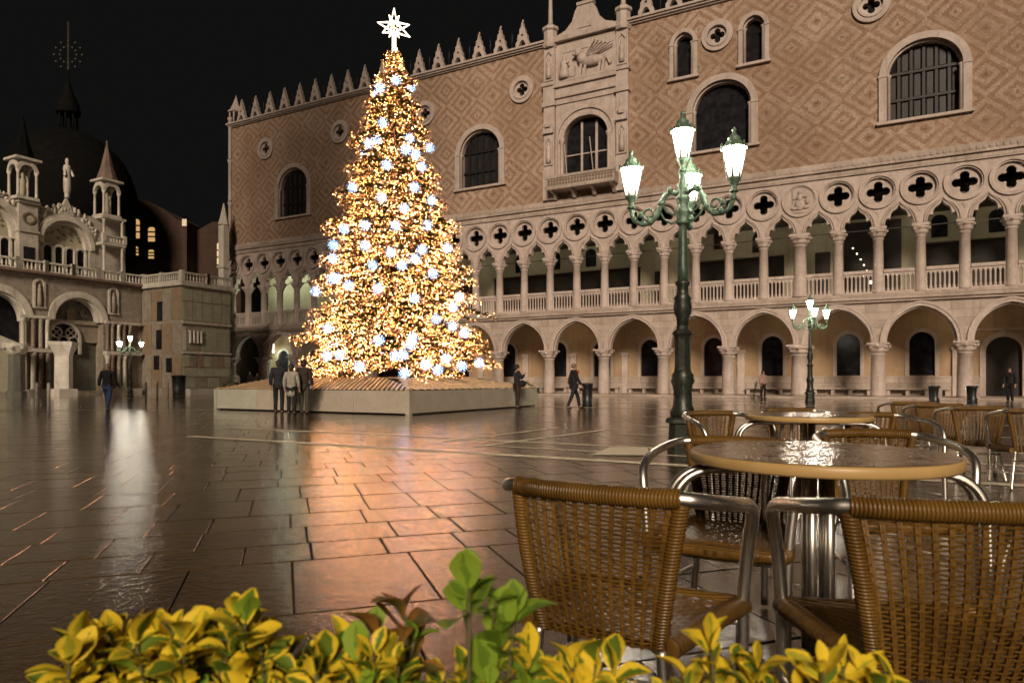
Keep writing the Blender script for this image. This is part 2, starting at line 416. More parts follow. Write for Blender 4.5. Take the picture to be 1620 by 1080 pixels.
# upper wall with its openings
WZ0, WZ1 = 13.862, 25.0
WINS = [(7.9, 3.55), (17.4, 3.55), (27.35, 3.55), (45.2, 3.62), (56.2, 3.65), (66.5, 3.65)]
SMALL = [42.8, 47.15]
OCU = [(4.46,22.3),(13.4,22.3),(22.3,22.2),(30.95,22.35),(44.95,22.95),(53.6,22.6),(62.5,22.6),(71,22.6)]
holes = [arch(w, 15.75, 18.3, 20.05, u, 9) for u, w in WINS] + [arch(1.30, 20.75, 22.9, 23.65, u, 6) for u in SMALL]
holes += [quatre((u, z), .26, .20, 6, math.pi/4*0) for u, z in OCU] + [arch(3.3, 15.35, 18.0, 19.5, 36.0, 9)]
MB().plate([(-.25, WZ0), (LEN+.25, WZ0), (LEN+.25, WZ1), (-.25, WZ1)], holes, .12, .75).build('upper_wall', DIAPER, PAL)
def window(u, w, z0, zs, za, fw, bars=True, cap=True):
    m = MB(); poly = arch_ring(w, w+2*fw, z0, zs, za, za+fw*.95, 0, 0, 10)
    m.plate(poly, [], -.02, .30)
    poly2 = arch_ring(w-.22, w+.001, z0, zs, za-.12, za, 0, 0, 10); m.plate(poly2, [], .20, .60)
    m.box(-w/2-fw-.1, w/2+fw+.1, -.10, .45, z0-.16, z0-.001)
    for s in (-1, 1):
        m.lathe([(.10, z0+.02), (.09, zs-.12), (.15, zs-.02), (.15, zs+.05)], 8, (s*(w/2-.10), .12))
        m.box(s*(w/2+fw/2)-fw/2-.03, s*(w/2+fw/2)+fw/2+.03, -.06, .1, zs-.02, zs+.1)
    o = m.build('window', ISTRIA, PAL, (u, 0, 0))
    g = MB(); g.plate(arch(w+.06, z0-.02, zs, za+.03, 0, 10), [], .60, .64); g.build('pane', GLASS, o)
    if bars:
        g = MB(); nv = 6
        def top(x):
            a = w/2; h = za-zs; Rr = (a*a+h*h)/(2*a); xx = abs(x)+Rr-a
            return zs + math.sqrt(max(0, Rr*Rr-xx*xx)) if xx > 0 else za
        for i in range(1, nv):
            x = -w/2 + w*i/nv; g.box(x-.075, x+.075, .50, .58, z0, top(x))
        for z in (z0+1.25, z0+2.75): g.box(-w/2, w/2, .46, .56, z-.07, z+.07)
        g.build('glazing_bars', IRON, o)
        # leaded glazing panels that catch a little light
        for i in range(nv):
            x0 = -w/2+w*i/nv+.16; x1 = -w/2+w*(i+1)/nv-.16
            for (za_, zb_) in ((z0+.08, z0+1.12), (z0+1.38, z0+2.62), (z0+2.9, 99)):
                zt = min(zb_, min(top(x0), top(x1))-.15)
                if zt-za_ > .3: MB().box(x0, x1, .585, .598, za_, zt).build('leaded_glass', LEADED, o)
    return o
def leaded():
    t = NT('leaded_glass'); tc = t.coord(rnd=False)
    vo = t.node('ShaderNodeTexVoronoi', feature='DISTANCE_TO_EDGE'); vo.inputs['Scale'].default_value = 9; vo.inputs['Randomness'].default_value = .15; t.link(tc, vo.inputs['Vector'])
    n = t.noise(t.coord(), 1.2, 3)
    c = t.mix(t.math('LESS_THAN', vo.outputs['Distance'], .10), t.ramp(n, [(.3,(.016,.015,.016)), (.7,(.055,.05,.05))]), (.006,.006,.006))
    return t.set(color=c, rough=.35)
LEADED = leaded()
for i, (u, w) in enumerate(WINS): window(u, w, 15.75, 18.3, 20.05, .40, bars=(i != 3))
for u in SMALL: window(u, 1.30, 20.75, 22.9, 23.65, .26, bars=False)
for u, z in OCU:
    m = MB(); m.plate(ring((0,0), .98, 30), [ring((0,0), .62, 30)], -.04, .3); m.plate(ring((0,0), .64, 30), [quatre((0,0), .26, .20, 6)], .10, .3)
    m.plate(ring((0,0), .72, 30), [ring((0,0), .60, 30)], -.10, .2)
    o = m.build('oculus', ISTRIA, PAL, (u, 0, z)); MB().plate(ring((0,0), .6, 16), [], .5, .55).build('pane', GLASS, o)
m = MB(); m.box(-.3, LEN+.3, -.02, .8, 25.002, 25.10); m.box(-.45, LEN+.45, -.16, .9, 25.102, 25.22); m.box(-.55, LEN+.55, -.28, 1.0, 25.222, 25.36)
m.build('cornice', ISTRIA, PAL)
# merlons with the slim spikes between them
mo = [(-.52,25.362),(-.30,25.362),(-.26,25.62),(-.14,25.86),(0,25.95),(.14,25.86),(.26,25.62),(.30,25.362),(.52,25.362),(.54,25.75),(.40,25.95),(.38,26.3),(.24,26.45),(.22,26.75),(.10,26.88),(.06,27.12),(0,27.3),(-.06,27.12),(-.10,26.88),(-.22,26.75),(-.24,26.45),(-.38,26.3),(-.40,25.95),(-.54,25.75)]
m = MB().plate(mo, [ring((0,26.28), .10, 8)], .0, .30); m.ball((0,.15,27.36), (.07,.07,.12), 6, 5); merl = m.mesh('merlon', ISTRIA)
spk = MB().lathe([(.06,25.362),(.045,26.5),(.01,26.9)], 6).mesh('spike', IRON)
x = 1.25; k = 0
while x < LEN-1:
    if not (32.4 < x < 39.4): link('merlon', merl, PAL, (x, 0, 0))
    if not (31.9 < x+.93 < 39.4): link('spike', spk, PAL, (x+.93, .2, 0))
    x += 1.86
# corner turret and corner shafts
m = MB()
for i in range(6):
    a = i*math.pi/3; m.lathe([(.09,25.4),(.075,26.5)], 8, (.05+.55*math.cos(a), .45+.55*math.sin(a)))
m.lathe([(.75,25.362),(.75,25.45)], 6, (.05,.45), smooth=False); m.lathe([(.72,26.5),(.74,26.62),(.55,26.75),(.30,27.3),(.06,28.0),(.02,28.2)], 6, (.05,.45), smooth=False)
m.build('corner_turret', ISTRIA, PAL)
m = MB()
for z in range(14, 25, 4): m.lathe([(.20,z),(.17,z+.2),(.17,z+3.6),(.24,z+3.8),(.24,z+3.95)], 10, (-.25, .02))
m.build('corner_shaft', ISTRIA, PAL)
# back walls, ceilings, body of the building
bwins = [(u, 1.35) for u in (2.0, 6.2, 10.3, 14.5, 18.6, 23.0, 27.4, 31.9, 35.5, 39.2, 43.8, 47.65, 52.25, 56.3, 65.2, 69.3)]
bw = [arch(w, 1.38, 3.35, 4.05, u, 6) for u, w in bwins]; door = arch(1.75, .15, 2.75, 3.62, 60.4, 8)
MB().plate([(-.2,.142),(LEN+.2,.142),(LEN+.2,5.5),(-.2,5.5)], bw+[door], 4.5, 4.9).build('arcade_back_wall', OCHRE, PAL)
m = MB(); m.box(-.2, 59.3, 4.42, 4.499, .142, 1.22); m.box(61.5, LEN, 4.42, 4.499, .142, 1.22); m.box(-.2, 59.3, 4.38, 4.499, 1.222, 1.32); m.box(61.5, LEN, 4.38, 4.499, 1.222, 1.32)
m.build('dado', ISTRIA2, PAL)
for u, w in bwins:
    o = MB().plate(arch_ring(w, w+.44, 1.322, 3.35, 4.05, 4.27, 0, 0, 6), [], 4.44, 4.6).build('window', ISTRIA, PAL, (u, 0, 0))
    MB().plate(arch(w+.04, 1.37, 3.35, 4.07, 0, 6), [], 4.7, 4.74).build('pane', GLASS, o)
o = MB().plate(arch_ring(1.75, 2.35, .142, 2.75, 3.62, 3.9, 0, 0, 8), [], 4.40, 4.6)
o.box(-1.35, 1.35, 4.38, 4.5, 4.0, 4.14); o.box(-.10,.10,4.34,4.5,3.66,3.98); o = o.build('door_surround', ISTRIA, PAL, (60.4, 0, 0))
MB().plate(arch(1.79, .145, 2.75, 3.64, 0, 8), [], 4.7, 4.75).build('door', DARKWOOD, o)
for k in range(0, NB+1):                        # wall piers facing each column and the cross arches overhead
    pm = MB(); pm.box(-.24, .24, 4.30, 4.5, .142, 2.9); pm.box(-.30,.30,4.24,4.5,2.902,3.15)
    if k in (13, 16): pass
    pm.build('wall_pier', ISTRIA, PAL, (k*BAY, -.001, 0))
# stone benches along the back wall
for k in range(7, NB):
    if k == 14: continue
    bm_ = MB(); bm_.box(-1.7, 1.7, 3.85, 4.36, .50, .60)
    for x in (-1.55, -.5, .5, 1.55): bm_.box(x-.11, x+.11, 3.95, 4.3, .142, .498)
    bm_.build('bench', ISTRIA2, PAL, ((k+.5)*BAY, 0, 0))
# loggia back wall: pale plaster with dark timber-framed bays
lw = [(26.0, 38.5), (42.2, 48.4), (56.3, 60.6), (64, 70)]
lh = [[(a,6.6),(b_,6.6),(b_,9.45),(a,9.45)] for a, b_ in lw] + [arch(.9, 10.2, 11.6, 12.2, u, 5) for u in (12, 20.5, 44.2, 58.6)]
MB().plate([(-.2,6.022),(LEN+.2,6.022),(LEN+.2,12.9),(-.2,12.9)], lh, 4.5, 4.8).build('loggia_back_wall', CREAM, PAL)
for a, b_ in lw:
    o = MB().box(a-.02, b_+.02, 4.75, 4.85, 6.58, 9.48).build('dark_screen', DARKWOOD, PAL)
    m = MB(); m.box(a-.1, b_+.1, 4.36, 4.499, 9.46, 9.62)
    m.build('lintel', CREAM, o)
for a, b_, zt in ((50.3,51.2,9.4),(52.0,55.2,11.1),(62.0,63.2,9.8),(39.6,40.6,9.0),(17.5,18.6,9.4),(22.6,24.0,9.4)): MB().box(a, b_, 4.44, 4.7, 6.03, zt).build('dark_doorway', DARKWOOD, PAL)
for u in (28.5,31.6,34.6,46.8,57.2,60.1): MB().plate(arch(.85, 9.75, 10.7, 11.1, u, 5), [], 4.46, 4.6).build('dark_window', GLASS, PAL)
m = MB(); m.box(-.2, LEN+.2, .50, 4.49, 11.30, 11.42)
m.build('loggia_ceiling', DARKWOOD, PAL)
m = MB(); m.box(-.25, LEN+.25, 4.9, 22, .0, 5.5); m.box(-.25, LEN+.25, 4.86, 22, 5.502, 13.8); m.box(-.25, LEN+.25, .751, 22, 13.802, 25.0)
m.build('inner_block', BRICK, PAL)
MB().box(-.25, LEN+.25, .9, 22, 25.1, 25.3).build('roof', LEAD, PAL)
# ---- central balcony window
CU = 36.0
m = MB(); fw = arch_ring(3.3, 4.1, 15.3, 18.0, 19.5, 19.95, 0, 0, 10); m.plate(fw, [], -.10, .40); m.plate(arch_ring(4.1, 4.45, 15.3, 18.0, 19.95, 20.2, 0, 0, 10), [], -.22, .2)
ew = arch(4.44, 15.3, 18.0, 20.19, 0, 10)
m.plate([(-2.25,15.3),(-2.22,15.3)]+list(reversed(ew[2:]))[1:-1]+[(2.22,15.3),(2.25,15.3),(2.25,20.6),(-2.25,20.6)], [], -.02, .35)
for s in (-1, 1): m.lathe([(.16,15.3),(.13,15.5),(.13,17.75),(.22,17.95),(.22,18.08)], 10, (s*1.75, -.12))
bw_ = m.build('balcony_window', ISTRIA, PAL, (CU, 0, 0))
MB().plate(arch(3.34, 15.3, 18.0, 19.52, 0, 10), [], .55, .6).build('pane', GLASS, bw_)
m = MB(); m.box(-.55,-.40,.46,.54,15.3,19.3); m.box(.55,.72,.44,.53,15.3,19.3); m.box(-1.65,1.65,.47,.53,17.0,17.08); m.build('mullion', ISTRIA, bw_)
for s in (-1.0, .95): MB().bar((s-.2,-.5,15.4), (s-.7,.1,18.0), .05).build('banner_pole', ISTRIA, bw_)
for s in (-1, 1):                               # flanking piers with niches, figures and turret tops
    m = MB(); x = s*2.72
    m.box(x-.46, x+.46, -.28, .3, 13.9, 16.2); m.box(x-.42, x+.42, -.22, .3, 16.202, 20.55); m.box(x-.52,x+.52,-.34,.3,20.552,20.85); m.box(x-.44,x+.44,-.26,.3,20.852,22.0); m.box(x-.54,x+.54,-.36,.3,22.002,22.25)
    m.box(x-.42,x+.42,-.20,.3,22.252,24.75); m.lathe([(.52,24.752),(.58,24.95),(.50,25.1),(.50,25.9),(.62,26.0),(.60,26.2),(.40,26.35)], 8, (x,.05), smooth=False)
    m.lathe([(.24,26.35),(.17,26.7),(.13,28.8),(.2,29.0),(.02,29.6)], 8, (x,.05))
    m.plate([(x-.34,16.35),(x+.34,16.35),(x+.34,18.0),(x,18.5),(x-.34,18.0)], [[(x-.22,16.45),(x+.22,16.45),(x+.22,17.9),(x,18.25),(x-.22,17.9)]], -.32, -.221)
    m.plate([(x-.34,22.35),(x+.34,22.35),(x+.34,24.2),(x,24.6),(x-.34,24.2)], [[(x-.24,22.45),(x+.24,22.45),(x+.24,24.1),(x,24.4),(x-.24,24.1)]], -.30, -.201)
    m.box(x-.40,x+.40,-.42,-.28,18.6,19.0); m.lathe([(.30,19.0),(.34,19.2),(.2,19.5),(.06,20.2)], 6, (x,-.3), smooth=False)
    p = m.build('pier', ISTRIA, bw_)
    for z in (16.5, 22.5):
        f = MB(); f.lathe([(.17,z),(.19,z+.4),(.15,z+.9),(.18,z+1.1),(.07,z+1.22),(.10,z+1.32),(.09,z+1.45),(.02,z+1.53)], 10, (x,-.26)); f.build('niche_figure', ISTRIA, p)
m = MB(); m.box(-2.25,2.25,-.12,.3,20.602,21.0); m.box(-2.3,2.3,-.26,.3,21.002,21.25); m.box(-2.25,2.25,-.16,.3,21.252,21.75); m.box(-2.35,2.35,-.34,.3,21.752,22.0); m.box(-2.3,2.3,-.28,.3,22.002,22.26)
for x in (-1.9,-.35,1.2): m.box(x, x+1.2, -.30, -.281, 22.05, 22.2)
m.build('entablature', ISTRIA, bw_)
m = MB(); m.box(-2.29,2.29,.0,.3,22.262,25.0); m.box(-2.32,2.32,-.30,.3,25.002,25.3)
for x in (-1.75,-.3,1.1): m.box(x, x+.95, -.04, -.001, 24.2, 24.75)
rel = m.build('relief_panel', ISTRIA, bw_)
f = MB()                                        # a winged beast standing before a kneeling robed figure
f.ball((.55,-.16,23.15), (.85,.20,.36), 12, 8); f.ball((-.20,-.20,23.45), (.38,.24,.40), 10, 8); f.ball((-.45,-.28,23.85), (.30,.26,.32), 10, 8); f.ball((-.72,-.36,23.76), (.14,.14,.12), 8, 6)
for x, zz in ((-.35,22.27),(-.02,22.27),(1.05,22.27),(1.32,22.27)): f.bar((x+.1,-.17,23.1), (x,-.17,zz+.01), .17, .17)
f.tube([(1.35,-.15,23.2),(1.65,-.15,23.1),(1.8,-.15,22.7),(1.95,-.15,22.8)], .06, 6)
for i in range(6): f.bar((.05+.1*i,-.22,23.5), (.75+.26*i,-.20,24.55-.12*i), .13, .05)
f.build('winged_beast', ISTRIA, rel)
f = MB(); f.lathe([(.40,22.27),(.38,22.6),(.26,23.1),(.30,23.4),(.12,23.55),(.16,23.7),(.14,23.88),(.04,23.98)], 10, (-1.55,-.18)); f.bar((-1.5,-.3,23.3), (-1.1,-.35,23.35), .12); f.box(-1.12,-.72,-.3,-.1,22.3,23.0)
f.build('kneeling_figure', ISTRIA, rel)
m = MB(); m.plate([(-2.2,25.302),(2.2,25.302),(2.1,25.5),(1.5,25.7),(1.0,26.2),(.75,26.9),(.55,27.2),(-.55,27.2),(-.75,26.9),(-1.0,26.2),(-1.5,25.7),(-2.1,25.5)], [], -.12, .25)
m.box(-.62,.62,-.2,.3,27.202,27.4); m.lathe([(.3,27.4),(.26,27.6),(.34,28.2),(.22,29.4),(.28,29.7),(.1,30.1)], 10, (0,.05)); m.plate([(-.5,25.6),(.5,25.6),(0,26.6)], [], -.18, -.121)
m.build('gable', ISTRIA, bw_)
m = MB(); m.box(-2.5,2.5,-1.1,-.0,14.35,14.55); m.box(-2.55,2.55,-1.16,-.98,15.1,15.28)
m.box(-2.5,2.5,-1.1,-1.04,14.552,15.098); m.box(-2.5,-2.44,-1.039,0,14.552,15.098); m.box(2.44,2.5,-1.039,0,14.552,15.098)
bl = m.build('balcony', BALC if False else ISTRIA2, bw_)
m = MB(); x = -2.4
while x < 2.35:
    for z in (14.62, 14.86): m.box(x, x+.16, -1.125, -1.101, z, z+.17)
    x += .22
m.build('pierced_panel', MARBLE_R, bl)
for x in (-2.2,-.75,.75,2.2):
    m = MB(); m.plate([(0,0),(0,-.55),(.25,-.5),(.5,-.2),(1.0,-.05),(1.0,0)], [], -.12, .12)
    m.v = [(x+p[1], -p[0], 14.348+p[2]) for p in m.v]; m.build('corbel', ISTRIA, bl)

# lamps hung in the loggia, and unseen ones added to brighten the arcade
def point(name, loc, e, col, r=.15, parent=None):
    d = bpy.data.lights.new(name, 'POINT'); d.energy = e; d.color = col; d.shadow_soft_size = r
    o = bpy.data.objects.new(name, d); COL.objects.link(o); o.location = loc
    if parent: o.parent = parent
    return o
LAMPGLOW = glow('lamp_glow', (1,.90,.66), 9, 'NONE')
for i, u in enumerate((1.9, 4.9, 10, 15, 20, 25, 30, 35, 41.0, 46, 50.9, 56.0, 61, 66, 71)):
    o = MB().ball((0,0,-.05), .06, 8, 6); o.lathe([(.02,.0),(.02,.32)], 6); o = o.build('hanging_lamp', [IRON], PAL, (u, 2.6, 10.95))
    point('loggia_light', (0,0,-.2), 190 if u < 4 else (130 if u < 8 else 24), (1,.88,.60) if u > 8 else (.92,1,.72), .12, o)
o = MB().ball((0,0,0), .10, 8, 6); o.lathe([(.02,.1),(.02,1.5)], 6); o = o.build('hanging_lamp', [LAMPGLOW], PAL, (1.6, 3.6, 3.9))  # lamp added to light the first bay, in place of a lit doorway
point('arcade_fill_light', (0,-.2,-.2), 110, (.85,1,.78), .12, o)
for k in range(1, NB):  # unseen lanterns added behind the arches to brighten the back wall
    if k % 2: continue
    o = MB().lathe([(.05,0),(.09,.05),(.09,.22),(.02,.3),(.02,.6)], 8).build('arcade_fill_lantern', [IRON], PAL, ((k)*BAY, 2.4, 4.9)); point('arcade_fill_light', (0,0,-.15), 24, (1,.76,.46), .1, o)
m = MB(); SMALLG = glow('small_bulb', (1,.82,.5), 5)
for i in range(7): t_ = i/6; MB().ball((0,0,0), .045 if i != 6 else .10, 6, 5).build('loggia_bulb', SMALLG, PAL, (52.6+.95*t_+.12*math.sin(t_*3), 1.6, 9.0-2.1*t_))
# ------------------------------------------------------------------ the square: joints below, wet slabs on top
def wet(name, cols, rlo, rhi, bump, rnd=True, coat=1.0):
    t = NT(name); v = t.coord('Object', rnd=False)
    geo = t.node('ShaderNodeNewGeometry'); pos = geo.outputs['Position']
    big = t.noise(pos, .8, 3, .6); mid = t.noise(pos, 7, 3, .65, .4)
    oi = t.node('ShaderNodeObjectInfo')
    base = t.ramp(big, [(.3, cols[0]), (.7, cols[1])])
    base = t.mix(t.ramp(mid, [(.35, (.55,.55,.55)), (.65, (0,0,0))]), base, cols[2])
    if rnd:
        tint = t.ramp(oi.outputs['Random'], [(0, (.62,.62,.62)), (1, (1.0,1.0,1.0))]); base = t.mix(1.0, base, tint, 'MULTIPLY')
    ro = t.math('MULTIPLY_ADD', t.ramp(big, [(.40, (0,0,0)), (.66, (1,1,1))]), rhi-rlo, rlo)
    # ripples of standing water and pitted stone
    rip = t.noise(pos, 16, 2, .6); fine = t.noise(pos, 80, 3, .75)
    h = t.math('ADD', t.math('MULTIPLY', rip, .55), t.math('MULTIPLY', fine, .30))
    t.bump(h, bump, .02)
    return t.set(color=base, rough=ro, ior=1.45, spec=.9, coat=coat, crough=.05, cior=1.4)
WET = wet('wet_trachyte', ((.088,.054,.019), (.128,.080,.031), (.044,.026,.010)), .05, .24, .22)
WETW = wet('wet_white_stone', ((.74,.66,.50), (.82,.75,.58), (.58,.49,.34)), .38, .55, .10, False, .0)
JOINT = plain('wet_joint', (.014,.010,.007), .35)
pz = MB().box(-260, 260, -60, 420, -.6, -.035).build('ground', JOINT); tag(pz, 'wide wet stone-paved square reflecting the lights at night', None, None, 'structure')
av = Vector((-.316, .949)).normalized(); cv = Vector((av.y, -av.x))
rs = random.Random(5)
slabs = []
q = -1.0
while q < 66:
    w = rs.choice([.44, .52, .60, .74, .90, .95]) if q < 40 else .9
    p = -70 - rs.random()*1.2
    while p < 70:
        L = rs.uniform(.38, .68) if q < 40 else 1.1
        c = cv*(p+L/2) + av*(q+w/2)
        if (c.y > 1.2 and abs(c.x) < .80*c.y + 1.6) or (c.length < 3.2):
            slabs.append((c, p, p+L, q, q+w))
        p += L
    q += w
near = sorted(slabs, key=lambda s: (0 if abs(s[0].x) < .75*s[0].y+.4 else 1, s[0].length))
def slab_geo(mb, p0, p1, q0, q1, org):
    g = .0025 + rs.random()*.0035; vs = []
    drop = [-.0018*rs.random() for _ in range(4)]
    for (p, q_), d in zip(((p0+g,q0+g),(p1-g,q0+g),(p1-g,q1-g),(p0+g,q1-g)), drop):
        w_ = cv*p + av*q_ - org; vs.append((w_.x, w_.y, d))
    e = .005; top = []
    cx = sum(v[0] for v in vs)/4; cyy = sum(v[1] for v in vs)/4
    for v in vs:
        dx, dy = cx-v[0], cyy-v[1]; l = math.hypot(dx, dy); top.append((v[0]+dx/l*e*1.4, v[1]+dy/l*e*1.4, v[2]))
    mid_ = [(v[0], v[1], v[2]-.006) for v in vs]; bot = [(v[0], v[1], -.034) for v in vs]
    mb.add(top+mid_+bot, [(0,1,2,3)] + [(4+i, 4+(i+1)%4, (i+1)%4, i) for i in range(4)] + [(8+i, 8+(i+1)%4, 4+(i+1)%4, 4+i) for i in range(4)])
for c, p0, p1, q0, q1 in near[:300]:
    m = MB(); slab_geo(m, p0, p1, q0, q1, c); m.build('paving_slab', WET, pz, (c.x, c.y, 0))
m = MB()
for c, p0, p1, q0, q1 in near[300:]: slab_geo(m, p0, p1, q0, q1, Vector((0,0)))
o = m.build('far_paving', WET, pz); o['kind'] = 'stuff'
dv = Vector((-PS, PC)); ev = Vector((PC, PS))
def band(D, w, t0, t1):
    m = MB(); t = t0
    while t < t1:
        L = rs.uniform(1.0, 1.7); a = ev*D + dv*(t+.008); b_ = ev*D + dv*(min(t+L, t1)-.008)
        pts = [a-ev*w/2, b_-ev*w/2, b_+ev*w/2, a+ev*w/2]
        m.add([(x.x, x.y, .0045) for x in pts], [(3,2,1,0)]); t += L
    o = m.build('paving_band', WETW, pz)
for D, w, t0, t1 in ((8.45,.22,-9,11.5),(9.5,.10,-9,5.5),(10.4,.15,-9,13),(12.9,.13,-9,4.6),(15.4,.12,-9,5),(19.5,.14,-9,7),(25,.3,-14,40),(31,.3,-14,50),(36,.3,-14,55)): band(D, w, t0, t1)
for (x0,y0,x1,y1,w) in ((-1.2,11.7,1.0,15.2,.12),(-.6,10.8,2.0,14.6,.12),(-24,24,-10.5,24.6,.2),(-27,21,-17,23.2,.2)):
    a = Vector((x0,y0)); b_ = Vector((x1,y1)); n_ = (b_-a).normalized(); n_ = Vector((-n_.y, n_.x))*w/2
    MB().add([(*(a-n_), .0065), (*(b_-n_), .0065), (*(b_+n_), .0065), (*(a+n_), .0065)], [(0,1,2,3)]).build('paving_band', WETW, pz)
MB().add([(1.12,9.62,.009),(1.95,9.55,.009),(2.1,10.6,.009),(1.55,10.75,.009)], [(0,1,2,3)]).build('paving_band', WETW, pz)

# ------------------------------------------------------------------ the church on the left
CH = empty('church', (-32.2, 49.0, 0), R(61.6), 'ornate marble church front with round arches, balustrade and pinnacled statue canopies', 'church')
MOSAIC = stone('gold_mosaic', (.30,.25,.16), (.17,.13,.08), (.08,.06,.04), 4, .5)
DARKM = stone('dark_marble', (.15,.15,.12), (.09,.09,.07), (.04,.04,.03), 2, .5)
STRIPE = stone('veined_marble', (.40,.36,.29), (.26,.215,.165), (.10,.075,.055), 2.6, .5)
def semi(w, z0, zs, cu, n=14): return arch(w, z0, zs, zs+w/2, cu, n)
aR, aL = (1.05, 4.2, 5.45), (-4.35, 4.7, 5.2)
hR = semi(aR[1]*.86, .3, aR[2], aR[0]); hL = semi(aL[1]*.84, .3, aL[2], aL[0])
MB().plate([(-8.5,.0),(5.9,.0),(5.9,8.3),(-8.5,8.3)], [hR, hL], 0, 1.2).build('lower_wall', STRIPE, CH)
for (cu, w, zs), nm in ((aR,'R'),(aL,'L')):
    m = MB(); m.plate(arch_ring(w*.86-.3, w, zs-.05, zs, zs+w*.43-.15, zs+w*.5, n=16), [], -.14, .35); m.plate(arch_ring(w*.80-.3, w*.86-.301, zs-.05, zs, zs+w*.40-.15, zs+w*.43-.151, n=16), [], .12, .8)
    m.v = [(x+cu, y, z) for x, y, z in m.v]
    m.build('arch_moulding', MARBLE_W, CH)
MB().box(-.95, 3.05, .95, 1.1, 0, 8.0).build('tympanum', DARKM, CH)
m = MB(); m.box(-.9, 3.0, .55, .948, 5.2, 5.5); m.box(-.9,3.0,.7,.948,3.9,5.198); m.build('lintel', STRIPE, CH)
for c_, r_ in (((1.0,7.15),.36),((.15,6.1),.30),((1.95,6.1),.30)): MB().plate(ring(c_, r_, 18), [ring(c_, r_*.65, 18)], .85, .94).build('roundel', MOSAIC, CH)
MB().plate(arch(.62, 5.52, 6.2, 6.5, 1.0, 5), [], .84, .94).build('mosaic_figure', MOSAIC, CH)
# traceried door window
dw = semi(2.05, 3.0, 4.15, .35, 12)
m = MB(); m.plate(arch_ring(2.05, 2.4, 3.0, 4.15, 5.17, 5.33, n=10), [], .52, .70)
for c_ in ((-.5,4.55),(.5,4.55)): m.plate(ring(c_, .40, 16), [ring(c_, .33, 16)], .55, .66); m.bar((c_[0]-.25,.6,c_[1]-.25),(c_[0]+.25,.6,c_[1]+.25),.06); m.bar((c_[0]-.25,.6,c_[1]+.25),(c_[0]+.25,.6,c_[1]-.25),.06)
for x in (-.36,.36): m.box(x-.06,x+.06,.55,.66,3.0,4.15)
for x in (-.7,0,.7): m.plate(arch_ring(.6,.72,3.9,3.9,4.25,4.33,n=5), [], .56, .65); m.v[-len(arch_ring(.6,.72,3.9,3.9,4.25,4.33,n=5))*2:] = [(p[0]+x,p[1],p[2]) for p in m.v[-len(arch_ring(.6,.72,3.9,3.9,4.25,4.33,n=5))*2:]]
m.v = [(x+.35, y, z) for x, y, z in m.v]; o = m.build('tracery_window', MARBLE_W, CH); MB().plate(dw, [], .66, .69).build('pane', GLASS, o)
MB().box(-6.4,-2.4,1.0,1.1,0,7.5).build('dark_portal', GLASS, CH)
m = MB(); m.box(-6.5,-2.3,.2,.9,3.2,3.5); m.plate([(-6.4,3.502),(-2.4,3.502),(-4.4,4.3)], [], .3, .8); m.build('portal_canopy', MARBLE_W, CH)
MB().box(-6.3,-2.35,.25,.95,0,3.19).build('portal_screen', CREAM, CH)
colU = [-2.75,-2.1,-1.62,-1.2, 3.05,3.4,3.9,4.35,4.8]
for i, u in enumerate(colU):
    mt = (MARBLE_W, MARBLE_R, STRIPE)[i % 3]
    c = MB().lathe([(.17,3.3),(.14,3.42),(.125,5.05),(.20,5.25),(.20,5.35)], 12, (u, -.22)).build('upper_column', mt, CH)
    c = MB().lathe([(.20,.45),(.16,.6),(.145,2.65),(.23,2.9),(.23,3.0)], 12, (u, -.25)).build('lower_column', (STRIPE, MARBLE_W, MARBLE_R)[i % 3], CH)
for a, b_ in ((-3.0,-.95),(2.85,5.6)):
    MB().box(a, b_, -.5, -.001, 0, .45).build('ledge', MARBLE_W, CH); MB().box(a, b_, -.5, -.001, 3.02, 3.28).build('ledge', MARBLE_W, CH); MB().box(a, b_, -.42, -.001, 5.36, 5.55).build('ledge', MARBLE_W, CH)
for u in (-1.62, 3.6):
    n_ = MB().plate(arch_ring(.5, .8, 6.2, 7.75, 8.0, 8.2, n=6), [], -.1, .05); n_.box(-.42,.42,-.16,.02,6.1,6.2); n_.v = [(x+u,y,z) for x,y,z in n_.v]
    n_ = n_.build('niche', MARBLE_W, CH); MB().plate(arch(.5, 6.2, 7.75, 8.0, u, 6), [], -.03, -.004).build('niche_back', MARBLE_R, n_)
    MB().lathe([(.14,6.22),(.15,6.8),(.12,7.2),(.14,7.4),(.06,7.5),(.085,7.62),(.03,7.76)], 8, (u,-.1)).build('niche_figure', STRIPE, n_)
m = MB(); m.box(-8.6,6.0,-.25,.8,8.3,8.45); m.box(-8.7,6.1,-.45,.8,8.452,8.62); m.build('cornice', MARBLE_R, CH)
def balus(L, z0=8.62, zt=9.35, cell=.27):
    m = MB(); m.box(0, L, -.10, .10, z0, z0+.08); m.box(0, L, -.12, .12, zt-.12, zt); n = max(2, round(L/cell))
    for i in range(n): m.lathe([(.07,z0+.08),(.05,z0+.16),(.075,z0+.3),(.045,z0+.5),(.06,zt-.12)], 6, ((i+.5)*L/n, 0), cap=False)
    for x in (0, L): m.box(x-.12, x+.12, -.14, .14, z0+.001, zt+.10)
    return m.mesh('balustrade', MARBLE_W)
bm2 = balus(1.8)
for i in range(8): link('balustrade', bm2, CH, (-8.5+1.8*i, -.25, 0))
